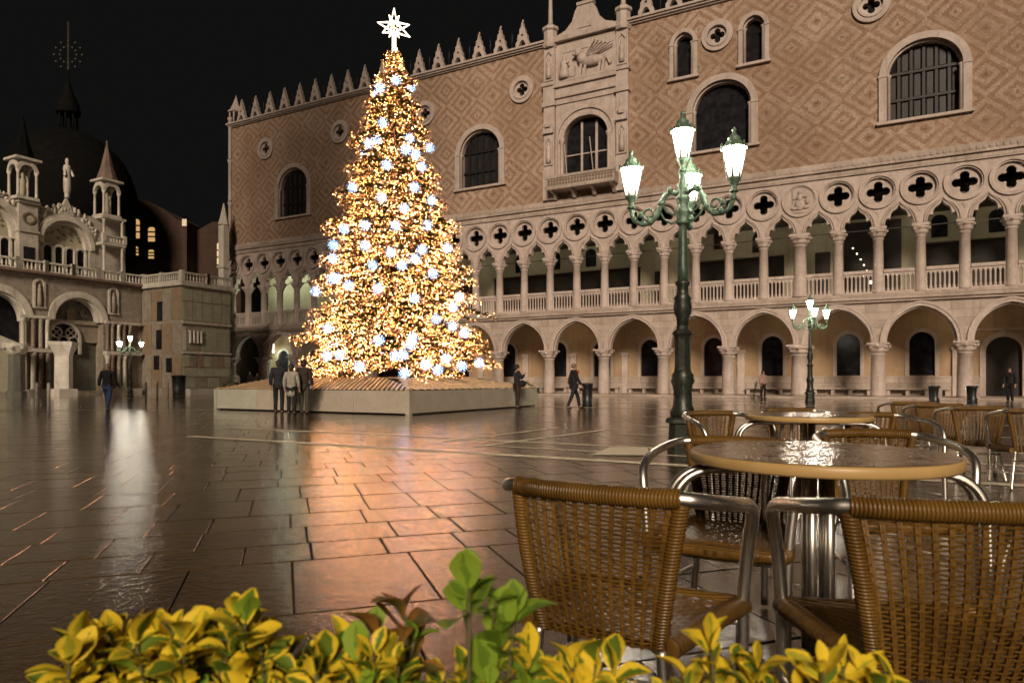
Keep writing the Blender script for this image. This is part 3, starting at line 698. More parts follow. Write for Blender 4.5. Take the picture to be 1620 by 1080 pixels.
# upper storey
lu = [(.58, 3.9, 11.0), (-4.5, 4.2, 11.2)]
hs = [semi(w*.86, 8.9, zs, cu) for cu, w, zs in lu]
MB().plate([(-8.5,8.4),(5.0,8.4),(5.0,13.3),(3.0,13.4),(-8.5,13.4)], hs, .7, 1.6).build('upper_wall', MARBLE, CH)
for cu, w, zs in lu:
    m = MB(); m.plate(arch_ring(w*.86, w, 10.8, zs, zs+w*.43, zs+w*.5, n=16), [], .50, 1.0); m.plate(arch_ring(w*.74, w*.855, 10.8, zs, zs+w*.37, zs+w*.4275, n=16), [], .80, 1.4)
    m.plate(arch_ring(w*1.0+.002, w*1.1, zs, zs, zs+w*.5+.001, zs+w*.55, n=16), [], .60, .9)
    m.v = [(x+cu,y,z) for x,y,z in m.v]; a_ = m.build('arch_moulding', MARBLE_W, CH)
    MB().plate(semi(w*.76, 10.9, zs, cu), [], 1.2, 1.3).build('lunette', CREAM, CH)
    k = MB()
    for i in range(26):                            # mosaic studs
        x = rs.uniform(-.36,.36)*w; z = zs+rs.uniform(.1,.33)*w
        if math.hypot(x, z-zs) < .35*w: k.plate(ring((cu+x, z), .09, 6), [], 1.15, 1.199)
    k.build('mosaic', MOSAIC, CH)['kind'] = 'stuff'
    for i in range(4):
        x = cu-.40*w+.22+i*.83*w/4.2
        o = MB().plate(arch_ring(.56,.84,9.0,10.5,10.78,10.95,n=6), [], .9, 1.2); o.v = [(p[0]+x+.2,p[1],p[2]) for p in o.v]
        o = o.build('window', MARBLE_W, CH); MB().plate(arch(.58, 9.0, 10.5, 10.79, x+.2, 6), [], 1.1, 1.14).build('pane', GLASS, o)
    # leafy crockets riding on the arch
    for i in range(15):
        a = R(10+160*i/14); rr = w*.55
        c0 = Vector((cu+rr*math.cos(a), .75, zs+rr*math.sin(a)))
        m = MB()
        for j in range(5): m.ball((c0.x+rs.uniform(-.16,.16), c0.y+rs.uniform(-.1,.1), c0.z+.1+rs.uniform(0,.55)), (rs.uniform(.08,.15),.10,rs.uniform(.12,.30)), 6, 5)
        m.build('crocket', MARBLE_W, CH)
    m = MB(); m.plate([(cu-.55,zs+w*.55),(cu+.55,zs+w*.55),(cu,zs+w*.55+1.25)], [], .62, .9); m.build('gable_peak', MARBLE_W, CH)
m = MB(); m.lathe([(.22,14.4),(.16,14.5),(.18,14.75),(.22,14.85),(.25,15.2),(.24,15.8),(.20,16.2),(.27,16.5),(.22,16.75),(.09,16.85),(.13,17.0),(.12,17.2),(.04,17.32)], 12, (.66,.75)); m.bar((.45,.65,16.5),(.35,.5,15.9),.13); m.bar((.87,.65,16.5),(.98,.5,16.0),.13)
m.build('statue', MARBLE_W, CH)
m = MB(); m.box(-2.7,-1.5,.3,.9,8.62,11.3); m.box(-2.75,-1.45,.2,.9,11.302,11.5); m.box(-2.7,-1.5,.35,.9,11.502,13.3); m.box(-2.8,-1.4,.15,1.2,13.302,13.5); m.build('pier', MARBLE, CH)
MB().plate(ring((-2.1,12.3), .42, 16), [ring((-2.1,12.3), .30, 16)], .28, .348).build('roundel', MOSAIC, CH)
MB().box(-2.45,-1.75,.26,.298,9.0,10.3).build('dark_opening', GLASS, CH)
for u, tag_ in ((-2.28, 0), (3.56, 1)):            # pinnacled canopies with a statue inside
    m = MB(); z0 = 13.5
    m.box(u-.72,u+.72,.0,1.44,z0,z0+.2)
    for sx in (-1,1):
        for sy in (-1,1): m.lathe([(.13,z0+.2),(.10,z0+.35),(.09,z0+1.75),(.16,z0+1.95)], 8, (u+sx*.58,.72+sy*.58))
    for sy in (.10,1.26): 
        g = arch_ring(.92,1.36,z0+1.95,z0+1.95,z0+2.38,z0+2.75,n=8); k0 = len(m.v); m.plate(g, [], sy-.08+.04, sy+.08); m.v[k0:] = [(p[0]+u,p[1],p[2]) for p in m.v[k0:]]
        k0 = len(m.v); m.plate(g, [], -.08, .08); m.v[k0:] = [(u+(-.6 if sy < .5 else .6)+p[1], .72+p[0], p[2]) for p in m.v[k0:]]
    m.box(u-.82,u+.82,-.10,1.54,z0+2.72,z0+2.88)
    t_ = m.build('canopy', MARBLE_W, CH)
    MB().lathe([(.78,z0+2.885),(.45,z0+3.9),(.16,z0+5.2),(.05,z0+5.75),(.09,z0+5.85),(.02,z0+6.0)], 8, (u,.72), smooth=False).build('spire', MARBLE_R if tag_ else LEAD, t_)
    MB().lathe([(.2,z0+.2),(.23,z0+.7),(.18,z0+1.2),(.24,z0+1.45),(.08,z0+1.58),(.12,z0+1.72),(.11,z0+1.88),(.03,z0+2.0)], 10, (u,.72)).build('canopy_statue', CREAM, t_)
m = MB()                                            # open corner turret on the right, two storeys of thin columns
for z0, z1 in ((8.62,11.3),(11.9,13.3)):
    for x in (2.85,4.25):
        for y in (-.1,1.3): m.lathe([(.14,z0),(.10,z0+.15),(.10,z1-.25),(.16,z1-.05),(.16,z1)], 8, (x,y))
m.box(2.65,4.45,-.3,1.5,11.302,11.5); m.box(2.65,4.45,-.3,1.5,13.302,13.48); m.build('corner_turret', MARBLE_W, CH)
link('balustrade', balus(1.6, 11.502, 12.05, .24), CH, (2.75, -.22, 0))
MB().box(2.8,4.9,1.5,9,8.4,13.3).build('side_wall', MARBLE, CH)
MB().box(-8.5,5.9,1.21,9,0,8.4).build('lower_body', BRICK, CH); MB().box(-8.5,3,1.61,9,8.4,12.6).build('upper_body', BRICK, CH)
# domes with their lantern and cross of little balls
for (dx, dy, rr) in ((-40.3, 62.0, 5.4), (-58, 70, 6.0)):
    i_ = CH.rotation_euler[2]; w_ = Vector((dx+32.2, dy-49)); lu_ = Vector((w_.x*math.cos(i_)+w_.y*math.sin(i_), -w_.x*math.sin(i_)+w_.y*math.cos(i_)))
    m = MB(); prof = [(rr,12),(rr,17)] + [(rr*math.cos(R(a))*1.05, 17+rr*1.25*math.sin(R(a))) for a in range(8, 89, 9)]
    m.lathe(prof, 24, lu_); d_ = m.build('dome', LEAD, CH)
    m = MB()
    for i in range(8): a = i*math.pi/4; m.lathe([(.10,23.6),(.09,25.2)], 6, (lu_.x+.75*math.cos(a), lu_.y+.75*math.sin(a)))
    m.lathe([(.95,25.2),(1.0,25.4),(.85,26.2),(.4,27.2),(.12,28.2),(.08,29.2)], 12, lu_); m.build('lantern', LEAD, d_)
    m = MB(); cx_, cz_ = lu_.x, 30.6
    for i in range(12):
        a = i*math.pi/6
        for r2 in (.75, 1.25): m.ball((cx_+r2*math.cos(a)*.5, lu_.y+r2*math.cos(a)*-.87, cz_+r2*math.sin(a)), .11, 6, 5); 
    m.box(cx_-.05,cx_+.05,lu_.y-.05,lu_.y+.05,29,33.6); m.build('ball_cross', plain('gilt', (.06,.055,.035), .6), d_)

# ------------------------------------------------------------------ marble-clad block beside it
TR = empty('treasury_block', CH.location, R(61.6), 'square marble-panelled block with white terrace balustrade between church and palace', 'building')
U0, U1, V0 = 5.94, 10.3, -4.9
MB().box(U0, U1, V0, 2.0, 0, 8.3).build('wall', STRIPE, TR)
MB().box(U0-.25, U1+.2, V0-.25, 2.0, 8.302, 8.6).build('cornice', MARBLE_W, TR)
bz = balus((U1-U0)/2)
for i in range(2): link('balustrade', bz, TR, (U0+i*(U1-U0)/2, V0-.02, 0))
bz = balus(2.4)
for i in range(2): o = link('balustrade', bz, TR, (U0-.05, V0+2.4*(i+1), 0), -math.pi/2)
PAN = stone('pale_marble_panel', (.46,.47,.35), (.34,.35,.26), (.20,.20,.14), 1.6, .4)
PAN2 = stone('warm_marble_panel', (.36,.27,.18), (.26,.19,.125), (.13,.09,.06), 1.8, .45)
def panel(u0, u1, z0, z1, mat, side=False, proud=.04):
    m = MB(); g = .03
    if not side: m.box(u0+g, u1-g, V0-proud, V0-.001, z0+g, z1-g)
    else: m.box(U0-proud, U0-.001, u0+g, u1-g, z0+g, z1-g)
    m.build('marble_panel', mat, TR)
nU = 5; du = (U1-U0)/nU
for i in range(nU):
    panel(U0+i*du, U0+(i+1)*du, 7.15, 8.15, PAN); panel(U0+i*du, U0+(i+1)*du, 5.65, 7.12, PAN)
MB().box(U0-.05, U1, V0-.16, V0-.001, 5.42, 5.6).build('ledge', MARBLE_W, TR)
for a, b_, mt in ((0,.08,MARBLE_W),(.10,.36,STRIPE),(.38,.98,PAN)): panel(U0+a*(U1-U0), U0+b_*(U1-U0), 3.35, 5.2, mt)
for k in range(4): MB().lathe([(.13,3.95),(.10,4.05),(.10,4.75),(.15,4.9)], 8, (U0+.6+.32*k, V0-.12)).build('small_column', MARBLE_W, TR)
MB().box(U0-.05, U1, V0-.14, V0-.001, 3.12, 3.3).build('ledge', MARBLE_W, TR)
for i in range(7): panel(U0+i*(U1-U0)/7, U0+(i+1)*(U1-U0)/7, 2.1, 3.05, (PAN, STRIPE, PAN2)[i % 3])
for i in range(2): panel(U0+i*(U1-U0)*.62, U0+(.62+.38*i)*(U1-U0), 1.35, 2.05, PAN)
for i in range(4): panel(U0+i*(U1-U0)/4, U0+(i+1)*(U1-U0)/4, .5, 1.32, (PAN, STRIPE)[i % 2])
MB().box(U0+.3, U1, V0-.5, V0-.001, 0, .42).build('stone_bench', MARBLE_W, TR)
for j in range(4):
    y0 = V0+j*1.22
    panel(y0, y0+1.2, 5.7, 8.1, (PAN2, STRIPE, PAN2, STRIPE)[j], True); panel(y0, y0+1.2, 3.1, 5.5, (STRIPE, PAN2, STRIPE, PAN2)[j], True); panel(y0, y0+1.2, .5, 2.9, (PAN2, STRIPE)[j % 2], True)
for y0, z0, z1 in ((-2.6,5.7,7.2),(-2.5,3.5,5.0),(-2.2,1.9,3.0),(-3.7,1.7,2.8)): MB().box(U0-.07, U0-.042, y0, y0+.65, z0, z1).build('dark_window', GLASS, TR)
# ------------------------------------------------------------------ brick houses behind and the gateway pilaster
LIT = glow('lit_window', (1,.58,.22), .62)
def house(name, x0, x1, Y, ztop, poly, wins, label):
    H = empty(name, (x0, Y, 0), 0, label, 'house')
    MB().plate(poly, [], 0, 8).build('wall', BRICK, H)
    for (x, z, w, h) in wins:
        o = MB().plate(arch_ring(w, w+.22, z, z+h-w*.35, z+h, z+h+.1, n=6), [], -.06, .05); o.v = [(p[0]+x,p[1],p[2]) for p in o.v]; o = o.build('window', DARKWOOD, H)
        MB().plate(arch(w, z, z+h-w*.35, z+h, x, 6), [], -.03, -.004).build('pane', LIT, o)
        m = MB()
        for k in (1,2): m.box(x-w/2, x+w/2, -.07, -.031, z+h*k/3-.07, z+h*k/3+.07)
        m.build('glazing_bar', IRON, o)
    return H
sc_ = 70/1080
def px(x): return (x-810)*sc_
def pzz(y): return 1.05+(602-y)*sc_
x0 = px(170)
house('brick_house', x0, 0, 70, 0, [(0,0),(px(300)-x0,0),(px(300)-x0,pzz(352)),(px(280)-x0,pzz(348)),(px(258)-x0,pzz(330)),(px(232)-x0,pzz(317)),(px(200)-x0,pzz(310)),(0,pzz(312))],
      [(px(215)-x0,pzz(377),.85,1.95),(px(240)-x0,pzz(382),.72,1.45),(px(214)-x0,pzz(404),.72,.9),(px(239.5)-x0,pzz(409),.6,.9)], 'dark brick house with four warm lit arched windows behind the church terrace')
x0 = px(296)
house('brick_house', x0, 0, 71.5, 0, [(0,0),(px(372)-x0,0),(px(372)-x0,pzz(352)),(px(345)-x0,pzz(345)),(px(325)-x0,pzz(346)),(px(304)-x0,pzz(358)),(0,pzz(360))],
      [(px(335.5)-x0,pzz(414),.26,2.2)], 'plain dim brick house with one narrow lit window slit beside the palace corner')
x0 = px(293)
m = MB(); m.box(0,.5,0,.5,0,pzz(358)); o = empty('lit_turret', (x0, 69.3, 0), 0, 'small glowing lantern turret between the two brick houses', 'turret'); m.build('shaft', BRICK, o)
MB().box(.02,.48,-.02,.02,pzz(360),pzz(349)).build('pane', glow('turret_glow', (1,.62,.2), .28), o); MB().lathe([(.42,pzz(349)+.01),(.05,pzz(343))], 4, (.25,.25), smooth=False).build('roof', LEAD, o)
o = empty('gateway_pilaster', (px(354)*.9, 63.0, 0), R(-28), 'tall pale stone pilaster squeezed between marble block and palace corner', 'pilaster')
MB().box(-.35,.35,-.3,.3,0,15.4).build('shaft', MARBLE_W, o); m = MB()
for z in (4.2, 8.6, 11.4): m.box(-.45,.45,-.4,.4,z,z+.25)
m.lathe([(.5,15.4),(.3,16.2),(.05,17.4)], 6, smooth=False); m.build('moulding', MARBLE_W, o)
# free-standing carved pillar before the church, bollards
o = empty('carved_pillar', (-30.6, 46.6, 0), R(61.6), 'square white carved pillar standing free before the church door', 'pillar')
m = MB(); m.box(-.6,.6,-.6,.6,0,.5); m.lathe([(.62,.5),(.60,2.75)], 4, smooth=False); m.build('shaft', MARBLE_W, o); MB().lathe([(.62,2.752),(.66,2.9),(.98,3.5),(1.0,3.7)], 4, smooth=False).build('capital', MARBLE_W, o)
o = empty('carved_pillar', (-32.6, 44.9, 0), R(61.6), 'dark grey pillar with carved capital standing near the dark church portal', 'pillar')
m = MB(); m.lathe([(.62,0),(.62,.35),(.5,.4),(.48,2.75)], 8, smooth=False); m.build('shaft', DARKM, o); m = MB(); m.lathe([(.48,2.752),(.55,2.9),(.78,3.3),(.8,3.5)], 8)
for i in range(8): m.ball((.7*math.cos(i*.785), .7*math.sin(i*.785), 3.2), .14, 6, 5)
m.build('capital', MARBLE, o)
WHITEP = plain('white_paint', (.55,.52,.46), .5)
bol = MB().lathe([(.05,0),(.05,.92),(.035,.98)], 8)
bolm = bol.mesh('bollard', WHITEP)
lab = ['leftmost thin white bollard before the church', 'second thin white bollard from the left before the church', 'thin white bollard just right of the left lamp post', 'thin white bollard in front of the marble block', 'farthest thin white bollard, half hidden near the marble block bench']
for (x, y), l in zip(((58,652),(77,655),(231,634),(249,634),(266,628)), lab):
    Y = 1134/(y-602); o = link('bollard', bolm, None, ((x-810)/1080*Y, Y, 0)); tag(o, l, 'bollard', 'thin white bollards')

# unseen brick bell tower, added behind the camera to shade the palace's left end
o = empty('shade_tower', (-23.5, -21, 0), R(-28.4), 'unseen tall brick bell tower added behind the camera on the left to shade the palace', 'tower')
m = MB(); m.box(-5,5,-6,6,0,50)
for sx in range(-1,2): m.box(sx*2.4-.5, sx*2.4+.5, -6.25, -6.001, 2, 48); m.box(sx*2.4-.5, sx*2.4+.5, 6.001, 6.25, 2, 48)
m.build('shaft', BRICK, o); MB().box(-6.4,6.4,-6.4,6.4,50.001,60).build('belfry', MARBLE_W, o); MB().lathe([(8.6,60.001),(.3,80)], 4, smooth=False).build('spire', LEAD, o)
# ------------------------------------------------------------------ lamp posts
LIRON = plain('green_black_iron', (.030,.036,.028), .38, .3, .5, 9, .3)
VERDI = plain('verdigris_iron', (.12,.195,.14), .5, .1, .45, 12, .3)
def lantern_mat():
    t = NT('lantern_glass'); tc = t.node('ShaderNodeTexCoord'); sx = t.node('ShaderNodeSeparateXYZ'); t.link(tc.outputs['Object'], sx.inputs[0])
    h = t.math('MAXIMUM', t.math('DIVIDE', t.math('SUBTRACT', sx.outputs[2], .22), .44), 0.0)       # glow graded into the glass, stronger to the top, for a lamp inside
    return t.set(color=(.8,.78,.7), ecol=(1,.90,.72), estr=t.math('MULTIPLY_ADD', t.math('POWER', h, 2.2), 200.0, .75), rough=.2)
LGLASS = lantern_mat()
SHAFTG = plain('dark_green_iron', (.055,.09,.066), .42, .2, .5, 10, .3)
LCOL = (1, .86, .64)
def lathe_mesh(name, prof, n, mat, mod=None): return MB().lathe(prof, n, mod=mod).mesh(name, mat)
LM = {}
LM['plinth'] = MB().lathe([(.36,0),(.36,.10),(.33,.16),(.31,.42),(.40,.44),(.38,.50),(.27,.54)], 8, smooth=False).mesh('plinth', LIRON)
LM['base'] = MB().lathe([(.27,.54),(.29,.60),(.22,.72),(.205,.95),(.235,1.05),(.27,1.10),(.245,1.16),(.255,1.20),(.20,1.25),(.195,1.28)], 16, mod=lambda a, z: 1+.03*math.cos(8*a)).mesh('base', LIRON)
LM['pedestal'] = MB().lathe([(.195,1.28),(.185,1.34),(.18,1.78),(.20,1.83),(.245,1.86),(.21,1.90),(.15,1.94),(.13,2.0)], 8, smooth=False).mesh('pedestal', LIRON)
LM['vase'] = MB().lathe([(.13,2.0),(.14,2.12),(.19,2.20),(.21,2.30),(.18,2.40),(.20,2.44),(.135,2.50),(.125,2.62),(.165,2.66),(.165,2.70),(.11,2.72)], 16, mod=lambda a, z: 1+.04*math.cos(10*a)).mesh('vase', LIRON)
LM['shaft'] = MB().lathe([(.11,2.72),(.115,2.9),(.108,2.94),(.098,3.35),(.088,3.62)], 12, mod=lambda a, z: 1+.05*math.cos(12*a)).mesh('shaft', SHAFTG)
LM['collar'] = MB().lathe([(.088,3.62),(.14,3.66),(.10,3.70),(.13,3.78),(.15,3.84),(.10,3.90),(.115,4.0),(.14,4.05),(.09,4.10),(.08,4.20),(.11,4.26),(.06,4.32),(.05,4.50)], 12).mesh('collar', VERDI)
def arm_mesh():
    m = MB()
    P = [(.08,0,4.12),(.20,0,4.17),(.30,0,4.12),(.36,0,3.98),(.42,0,3.82),(.54,0,3.71),(.68,0,3.70),(.80,0,3.76),(.86,0,3.88),(.87,0,4.0)]
    m.tube(P, [.035,.04,.042,.045,.045,.042,.04,.04,.035,.035], 8)
    for i in range(9):                                  # leaf scrolls along the arm
        t = i/8; k = t*(len(P)-2); j = int(k); f = k-j; p = [P[j][q]*(1-f)+P[j+1][q]*f for q in range(3)]
        m.ball((p[0], (.03 if i % 2 else -.03), p[2]+.03), (.05,.03,.055), 6, 5)
    m.tube([(.56+.10*math.cos(a)*(1-a/9), 0, 3.86+.10*math.sin(a)*(1-a/9)) for a in [i*.5-1.2 for i in range(15)]], .022, 6)
    m.tube([(.34,0,4.0),(.26,0,3.86),(.16,0,3.80),(.10,0,3.84)], .022, 6); m.tube([(.38,0,3.88),(.30,0,3.74),(.18,0,3.66),(.09,0,3.70)], .02, 6)
    m.ball((.70,0,3.86), .055, 8, 6)
    return m.mesh('arm', VERDI)
LM['arm'] = arm_mesh()
LM['cup'] = MB().lathe([(.05,0),(.075,.02),(.045,.05),(.04,.10),(.07,.16),(.095,.20),(.10,.22)], 12, mod=lambda a, z: 1+.06*math.cos(6*a)).mesh('lantern_cup', VERDI)
LM['glass'] = MB().lathe([(.098,.22),(.172,.66)], 6, smooth=False).mesh('lantern_glass', LGLASS)
fr = MB()
for i in range(6):
    a = i*math.pi/3; fr.bar((.102*math.cos(a), .102*math.sin(a), .22), (.178*math.cos(a), .178*math.sin(a), .66), .02)
LM['frame'] = fr.mesh('lantern_frame', LIRON)
cp = MB().lathe([(.20,.662),(.21,.68),(.17,.70),(.12,.76),(.09,.80),(.10,.82),(.04,.88),(.025,.93),(.04,.95),(.01,1.0)], 12)
for i in range(6): a = i*math.pi/3; cp.ball((.19*math.cos(a), .19*math.sin(a), .71), (.02,.02,.045), 5, 4)
LM['cap'] = cp.mesh('lantern_cap', VERDI)
def lantern(parent, loc, e):
    c = link('lantern', LM['cup'], parent, loc); g = link('glass', LM['glass'], c); link('lantern_frame', LM['frame'], c); link('lantern_cap', LM['cap'], c)
    return c
def lamp(x, Y, rot, angs, label, scale=1.0, e=60, group='street lamps'):
    o = empty('street_lamp', (x, Y, 0), rot, label, 'street lamp', group); o.scale = (scale,)*3
    for k in ('plinth','base','pedestal','vase','shaft','collar'): link(k, LM[k], o).scale = (.70, .70, 1) if k != 'collar' else (.85, .85, 1)
    lantern(o, (0,0,4.46), e)
    for a in angs:
        link('arm', LM['arm'], o, None, a); lantern(o, (.87*math.cos(a), .87*math.sin(a), 3.98), e)
    return o
A3 = (R(150), R(67), R(-43))
lamp(2.60, 10.4, 0, A3, 'tall green iron lamp post with bright lanterns beside the café tables', .945, 300)
lamp(14.45, 33.1, 0, (R(180), R(-100), R(5)), 'smaller-looking lamp post standing before the palace arcade on the right', .96, 300)
lamp(-24.6, 44.0, R(10), (R(170), R(215), R(0)), 'distant lamp post lit before the church and marble block', .76, 350)
# unseen posts added beyond the left edge to light the square and church
lamp(-17.5, 15.0, R(40), A3, 'unseen lamp post added beyond the left edge to light the square', 1.0, 450)
lamp(-37.0, 39.0, R(40), A3, 'unseen lamp post added beyond the left edge to light the church', 1.0, 350)
lamp(-31.0, 33.0, R(80), A3, 'unseen lamp post added beyond the left edge, a little nearer, to light the church', 1.0, 350)

# ------------------------------------------------------------------ the Christmas tree on its stage
TX, TY = -4.65, 26.8
ST = empty('tree_stage', (-4.9, 26.7, 0), -R(28.4), 'low square stone-clad stage with sloping slatted deck under the Christmas tree', 'stage')
GREYP = stone('grey_cladding', (.50,.50,.41), (.42,.42,.34), (.22,.22,.17), 1.5, .55, .1, False); WARMP = stone('warm_lit_cladding', (.48,.43,.35), (.41,.365,.295), (.28,.24,.19), 1.5, .55, .1, False)  # browner copy of the grey cladding, warm light put into its colour
hs_ = 4.4
for side in range(4):
    rz = side*math.pi/2; n = 4
    for i in range(n):
        a = -hs_ + 2*hs_*i/n; b_ = a + 2*hs_/n
        outer_ = i in (0, 3) and (side, i) != (0, 3) and (side, i) != (1, 0)
        MB().box(a+.006, b_-.006, -hs_, -hs_+.12, .05, .74).build('side_panel', GREYP if outer_ else WARMP, ST, None, rz)
MB().box(-hs_+.05, hs_-.05, -hs_+.13, hs_-.13, .0, .60).build('stage_core', DARKWOOD, ST)
# sides sit 12 cm inside each other at the corners: trim posts close them
for sx in (-1,1):
    for sy in (-1,1): MB().box(sx*(hs_-.06)-.075, sx*(hs_-.06)+.075, sy*(hs_-.06)-.075, sy*(hs_-.06)+.075, 0, .745).build('corner_post', GREYP if (sx,sy) != (1,-1) else WARMP, ST)
SLAT = plain('pale_deck_wood', (.60,.45,.27), .28, 0, .3, 4)
def slat_mesh(x0, skew, wd=.085):
    m = MB(); t = 1 - abs(x0)/hs_; 
    run = min(1.75, hs_-abs(x0+skew*.5)+.02)
    m.bar((x0, -hs_+.02, .775), (x0+skew*run, -hs_+.02+run, .775+run*.21), wd, .03)
    return m
for side in range(4):
    skew = -.55 if side == 0 else 0
    i = 0; x = -hs_+.12
    while x < hs_-.1:
        slat_mesh(x, skew if x-1.0 > -hs_ else 0, .09 if side == 0 else .17).build('slat', SLAT, ST, None, side*math.pi/2); x += .19 if side == 0 else .40
m = MB(); m.box(-2.75,2.75,-2.75,2.75,.6,1.12); m.build('inner_stage', DARKWOOD, ST)
# tree
TREE = empty('christmas_tree', (TX, TY, 0), 0, 'huge conical Christmas tree covered in golden lights in the middle of the square', 'tree')
BARK = plain('bark', (.06,.04,.025), .9, 0, .4, 8, .5); NEEDLE = plain('fir_needles', (.075,.080,.022), .7, 0, .5, 3)
m = MB(); m.lathe([(.35,1.2),(.30,3),(.2,7),(.1,11),(.03,13.9)], 10); m.build('trunk', BARK, TREE)
def trad(z):                                       # outline radius of the tree
    K_ = ((1.25,3.75),(4.8,2.95),(8.1,1.92),(10.9,1.25),(12.8,.66),(14.0,.12))
    for (z0, r0), (z1, r1) in zip(K_, K_[1:]):
        if z <= z1: break
    r = r0+(r1-r0)*(min(max(z,z0),z1)-z0)/(z1-z0)
    return max(.12, r*(.97 + .085*math.sin(z*5.6) + .045*math.sin(z*11.7+1)))
rt = random.Random(11)
tips = []; fol = MB(); wood = MB()
z = 1.45
while z < 13.9:
    rr = trad(z); n = max(4, int(5 + rr*5.2)); ph = rt.random()*6.28
    for i in range(n):
        a = ph + 2*math.pi*i/n + rt.uniform(-.2,.2); L = rr*rt.uniform(.70,1.10)
        if rt.random() < .07: L *= 1.18
        zz = z + rt.uniform(-.2,.2); droop = rt.uniform(-.02,.14)*L; ca, sa = math.cos(a), math.sin(a)
        P = []
        for k in range(6):
            s = k/5; P.append(Vector((ca*L*s, sa*L*s, zz + .14*L*(1-s)*s*2 - droop*s*s)))
        wood.tube(P, [.035,.03,.025,.02,.015,.01], 4)
        tips.append((P, L, a))
        side = Vector((-sa, ca, 0)); outw = Vector((ca, sa, 0))
        nt = int(10 + L*15)
        for j in range(nt):
            s = .22 + .78*(j+rt.random())/nt; k = min(4, int(s*5)); f = s*5-k; c = P[k].lerp(P[k+1], f)
            wdt = (.10 + .36*math.sin(math.pi*min(1, s*.9+.05)))*min(1, L/1.2+.25)
            for sd in (-1, 1):
                d = (side*sd*rt.uniform(.5,1.0) + outw*rt.uniform(.35,.9) + Vector((0,0,rt.uniform(-.35,.35)))).normalized()
                ln = wdt*rt.uniform(.6,1.1); tip = c + d*ln; up = Vector((rt.uniform(-.3,.3), rt.uniform(-.3,.3), 1)); w_ = d.cross(up).normalized()*ln*.22
                fol.add([c, c+d*ln*.5+w_, tip, c+d*ln*.5-w_], [(0,1,2,3)])
    z += .30 - .006*z
wood.build('branches', BARK, TREE)['kind'] = 'stuff'; o = fol.build('needles', NEEDLE, TREE); o['kind'] = 'stuff'
# strings of tiny golden bulbs
def octa(mb, c, r):
    x, y, z_ = c
    mb.add([(x+r,y,z_),(x-r,y,z_),(x,y+r,z_),(x,y-r,z_),(x,y,z_+r),(x,y,z_-r)], [(0,2,4),(2,1,4),(1,3,4),(3,0,4),(2,0,5),(1,2,5),(3,1,5),(0,3,5)])
GOLD = [glow('golden_bulb', (1,.36,.10), 2.6), glow('amber_bulb', (1,.27,.05), 1.9), glow('pale_bulb', (1,.55,.24), 165), glow('yellow_bulb', (1,.44,.05), 2.0), glow('bright_bulb', (1,.34,.07), 130)]
bulbs = MB(); nbulb = 0
for P, L, a in tips:
    back = math.sin(a) > .35 and True
    nb_ = int((28 + L*42) * (.35 if back else 1.0))
    for j in range(nb_):
        s = .30 + .72*rt.random()**.7; s = min(s, 1); k = min(4, int(s*5)); f = s*5-k; c = P[k].lerp(P[k+1], f)
        sp = .10+.26*math.sin(math.pi*min(1, s*.9))*min(1, L/1.2+.2)
        c = c + Vector((rt.uniform(-sp,sp), rt.uniform(-sp,sp), rt.uniform(-.16,.16)))
        bulbs.cur = rt.choice((0,0,0,0,0,1,1,1,1,1,2,3,3,4,4)); octa(bulbs, c, rt.uniform(.008,.017) if bulbs.cur in (0,1,3) else rt.uniform(.005,.0095)); nbulb += 1
bl_ = bulbs.build('string_lights', GOLD, None, (TX, TY, 0)); tag(bl_, 'countless tiny golden string lights wound through the Christmas tree', 'string lights', None, 'stuff')
print('bulbs', nbulb)
# glowing white-blue balls
COLD = [glow('cold_bulb', (.32,.56,1.0), 11.0), glow('cold_core', (.16,.40,1.0), 1.25)]
m = MB(); rb_ = random.Random(3); R0 = .155
m.cur = 1; m.ball((0,0,0), R0*.72, 10, 7); m.cur = 0
for i in range(40):
    zz = 1-2*(i+.5)/40; a = i*2.39996; q = math.sqrt(1-zz*zz); octa(m, (R0*q*math.cos(a), R0*q*math.sin(a), R0*zz), .0105)
for i in range(26):
    zz = 1-2*(i+.5)/26; a = i*2.39996+1; q = math.sqrt(1-zz*zz); octa(m, (R0*1.35*q*math.cos(a), R0*1.35*q*math.sin(a), R0*1.35*zz), .008)
ballm = m.mesh('light_ball', COLD)
BP = [(627,128),(602,140),(606,195),(597,222),(648,220),(642,238),(658,245),(584,228),(612,262),(667,265),(558,297),(604,313),(656,297),(683,318),(680,235),(545,363),(578,357),(626,357),(676,357),(528,388),(578,389),(619,400),(708,393),(657,410),(636,420),(527,409),(526,441),(532,440),(552,452),(598,457),(500,461),(656,472),(685,433),(727,470),(717,486),(519,520),(600,538),(653,534),(716,516),(735,527),(518,563),(538,561),(638,561),(569,580),(640,590),(625,563),(674,577),(706,567),(731,579),(693,585),(481,588),(690,505),(668,395),(640,330),(590,420),(650,545),(758,574)]
for (x, y) in BP:
    # nearest point of the cone that lies on this line of sight
    best = None
    for k in range(60):
        Y = TY - 4 + k*.1; X = (x-810)/1080*Y; Z = 1.05+(602-y)*Y/1080
        if math.hypot(X-TX, Y-TY) <= trad(Z)*1.0+.05: best = (X, Y-.05, Z); break
    if best is None:
        Y = TY; best = ((x-810)/1080*Y, Y, 1.05+(602-y)*Y/1080)
    o = link('light_ball', ballm, None, best, rb_.random()*6); tag(o, 'glowing white and blue light ball hanging on the Christmas tree', 'light ball', 'light balls on the Christmas tree')
for i in range(12):                                 # some round the back
    z_ = 1.8+11*rb_.random(); a = R(rb_.uniform(10,170)); r_ = trad(z_)
    o = link('light_ball', ballm, None, (TX+r_*math.cos(a), TY+r_*math.sin(a), z_)); tag(o, 'glowing white and blue light ball hanging on the Christmas tree', 'light ball', 'light balls on the Christmas tree')
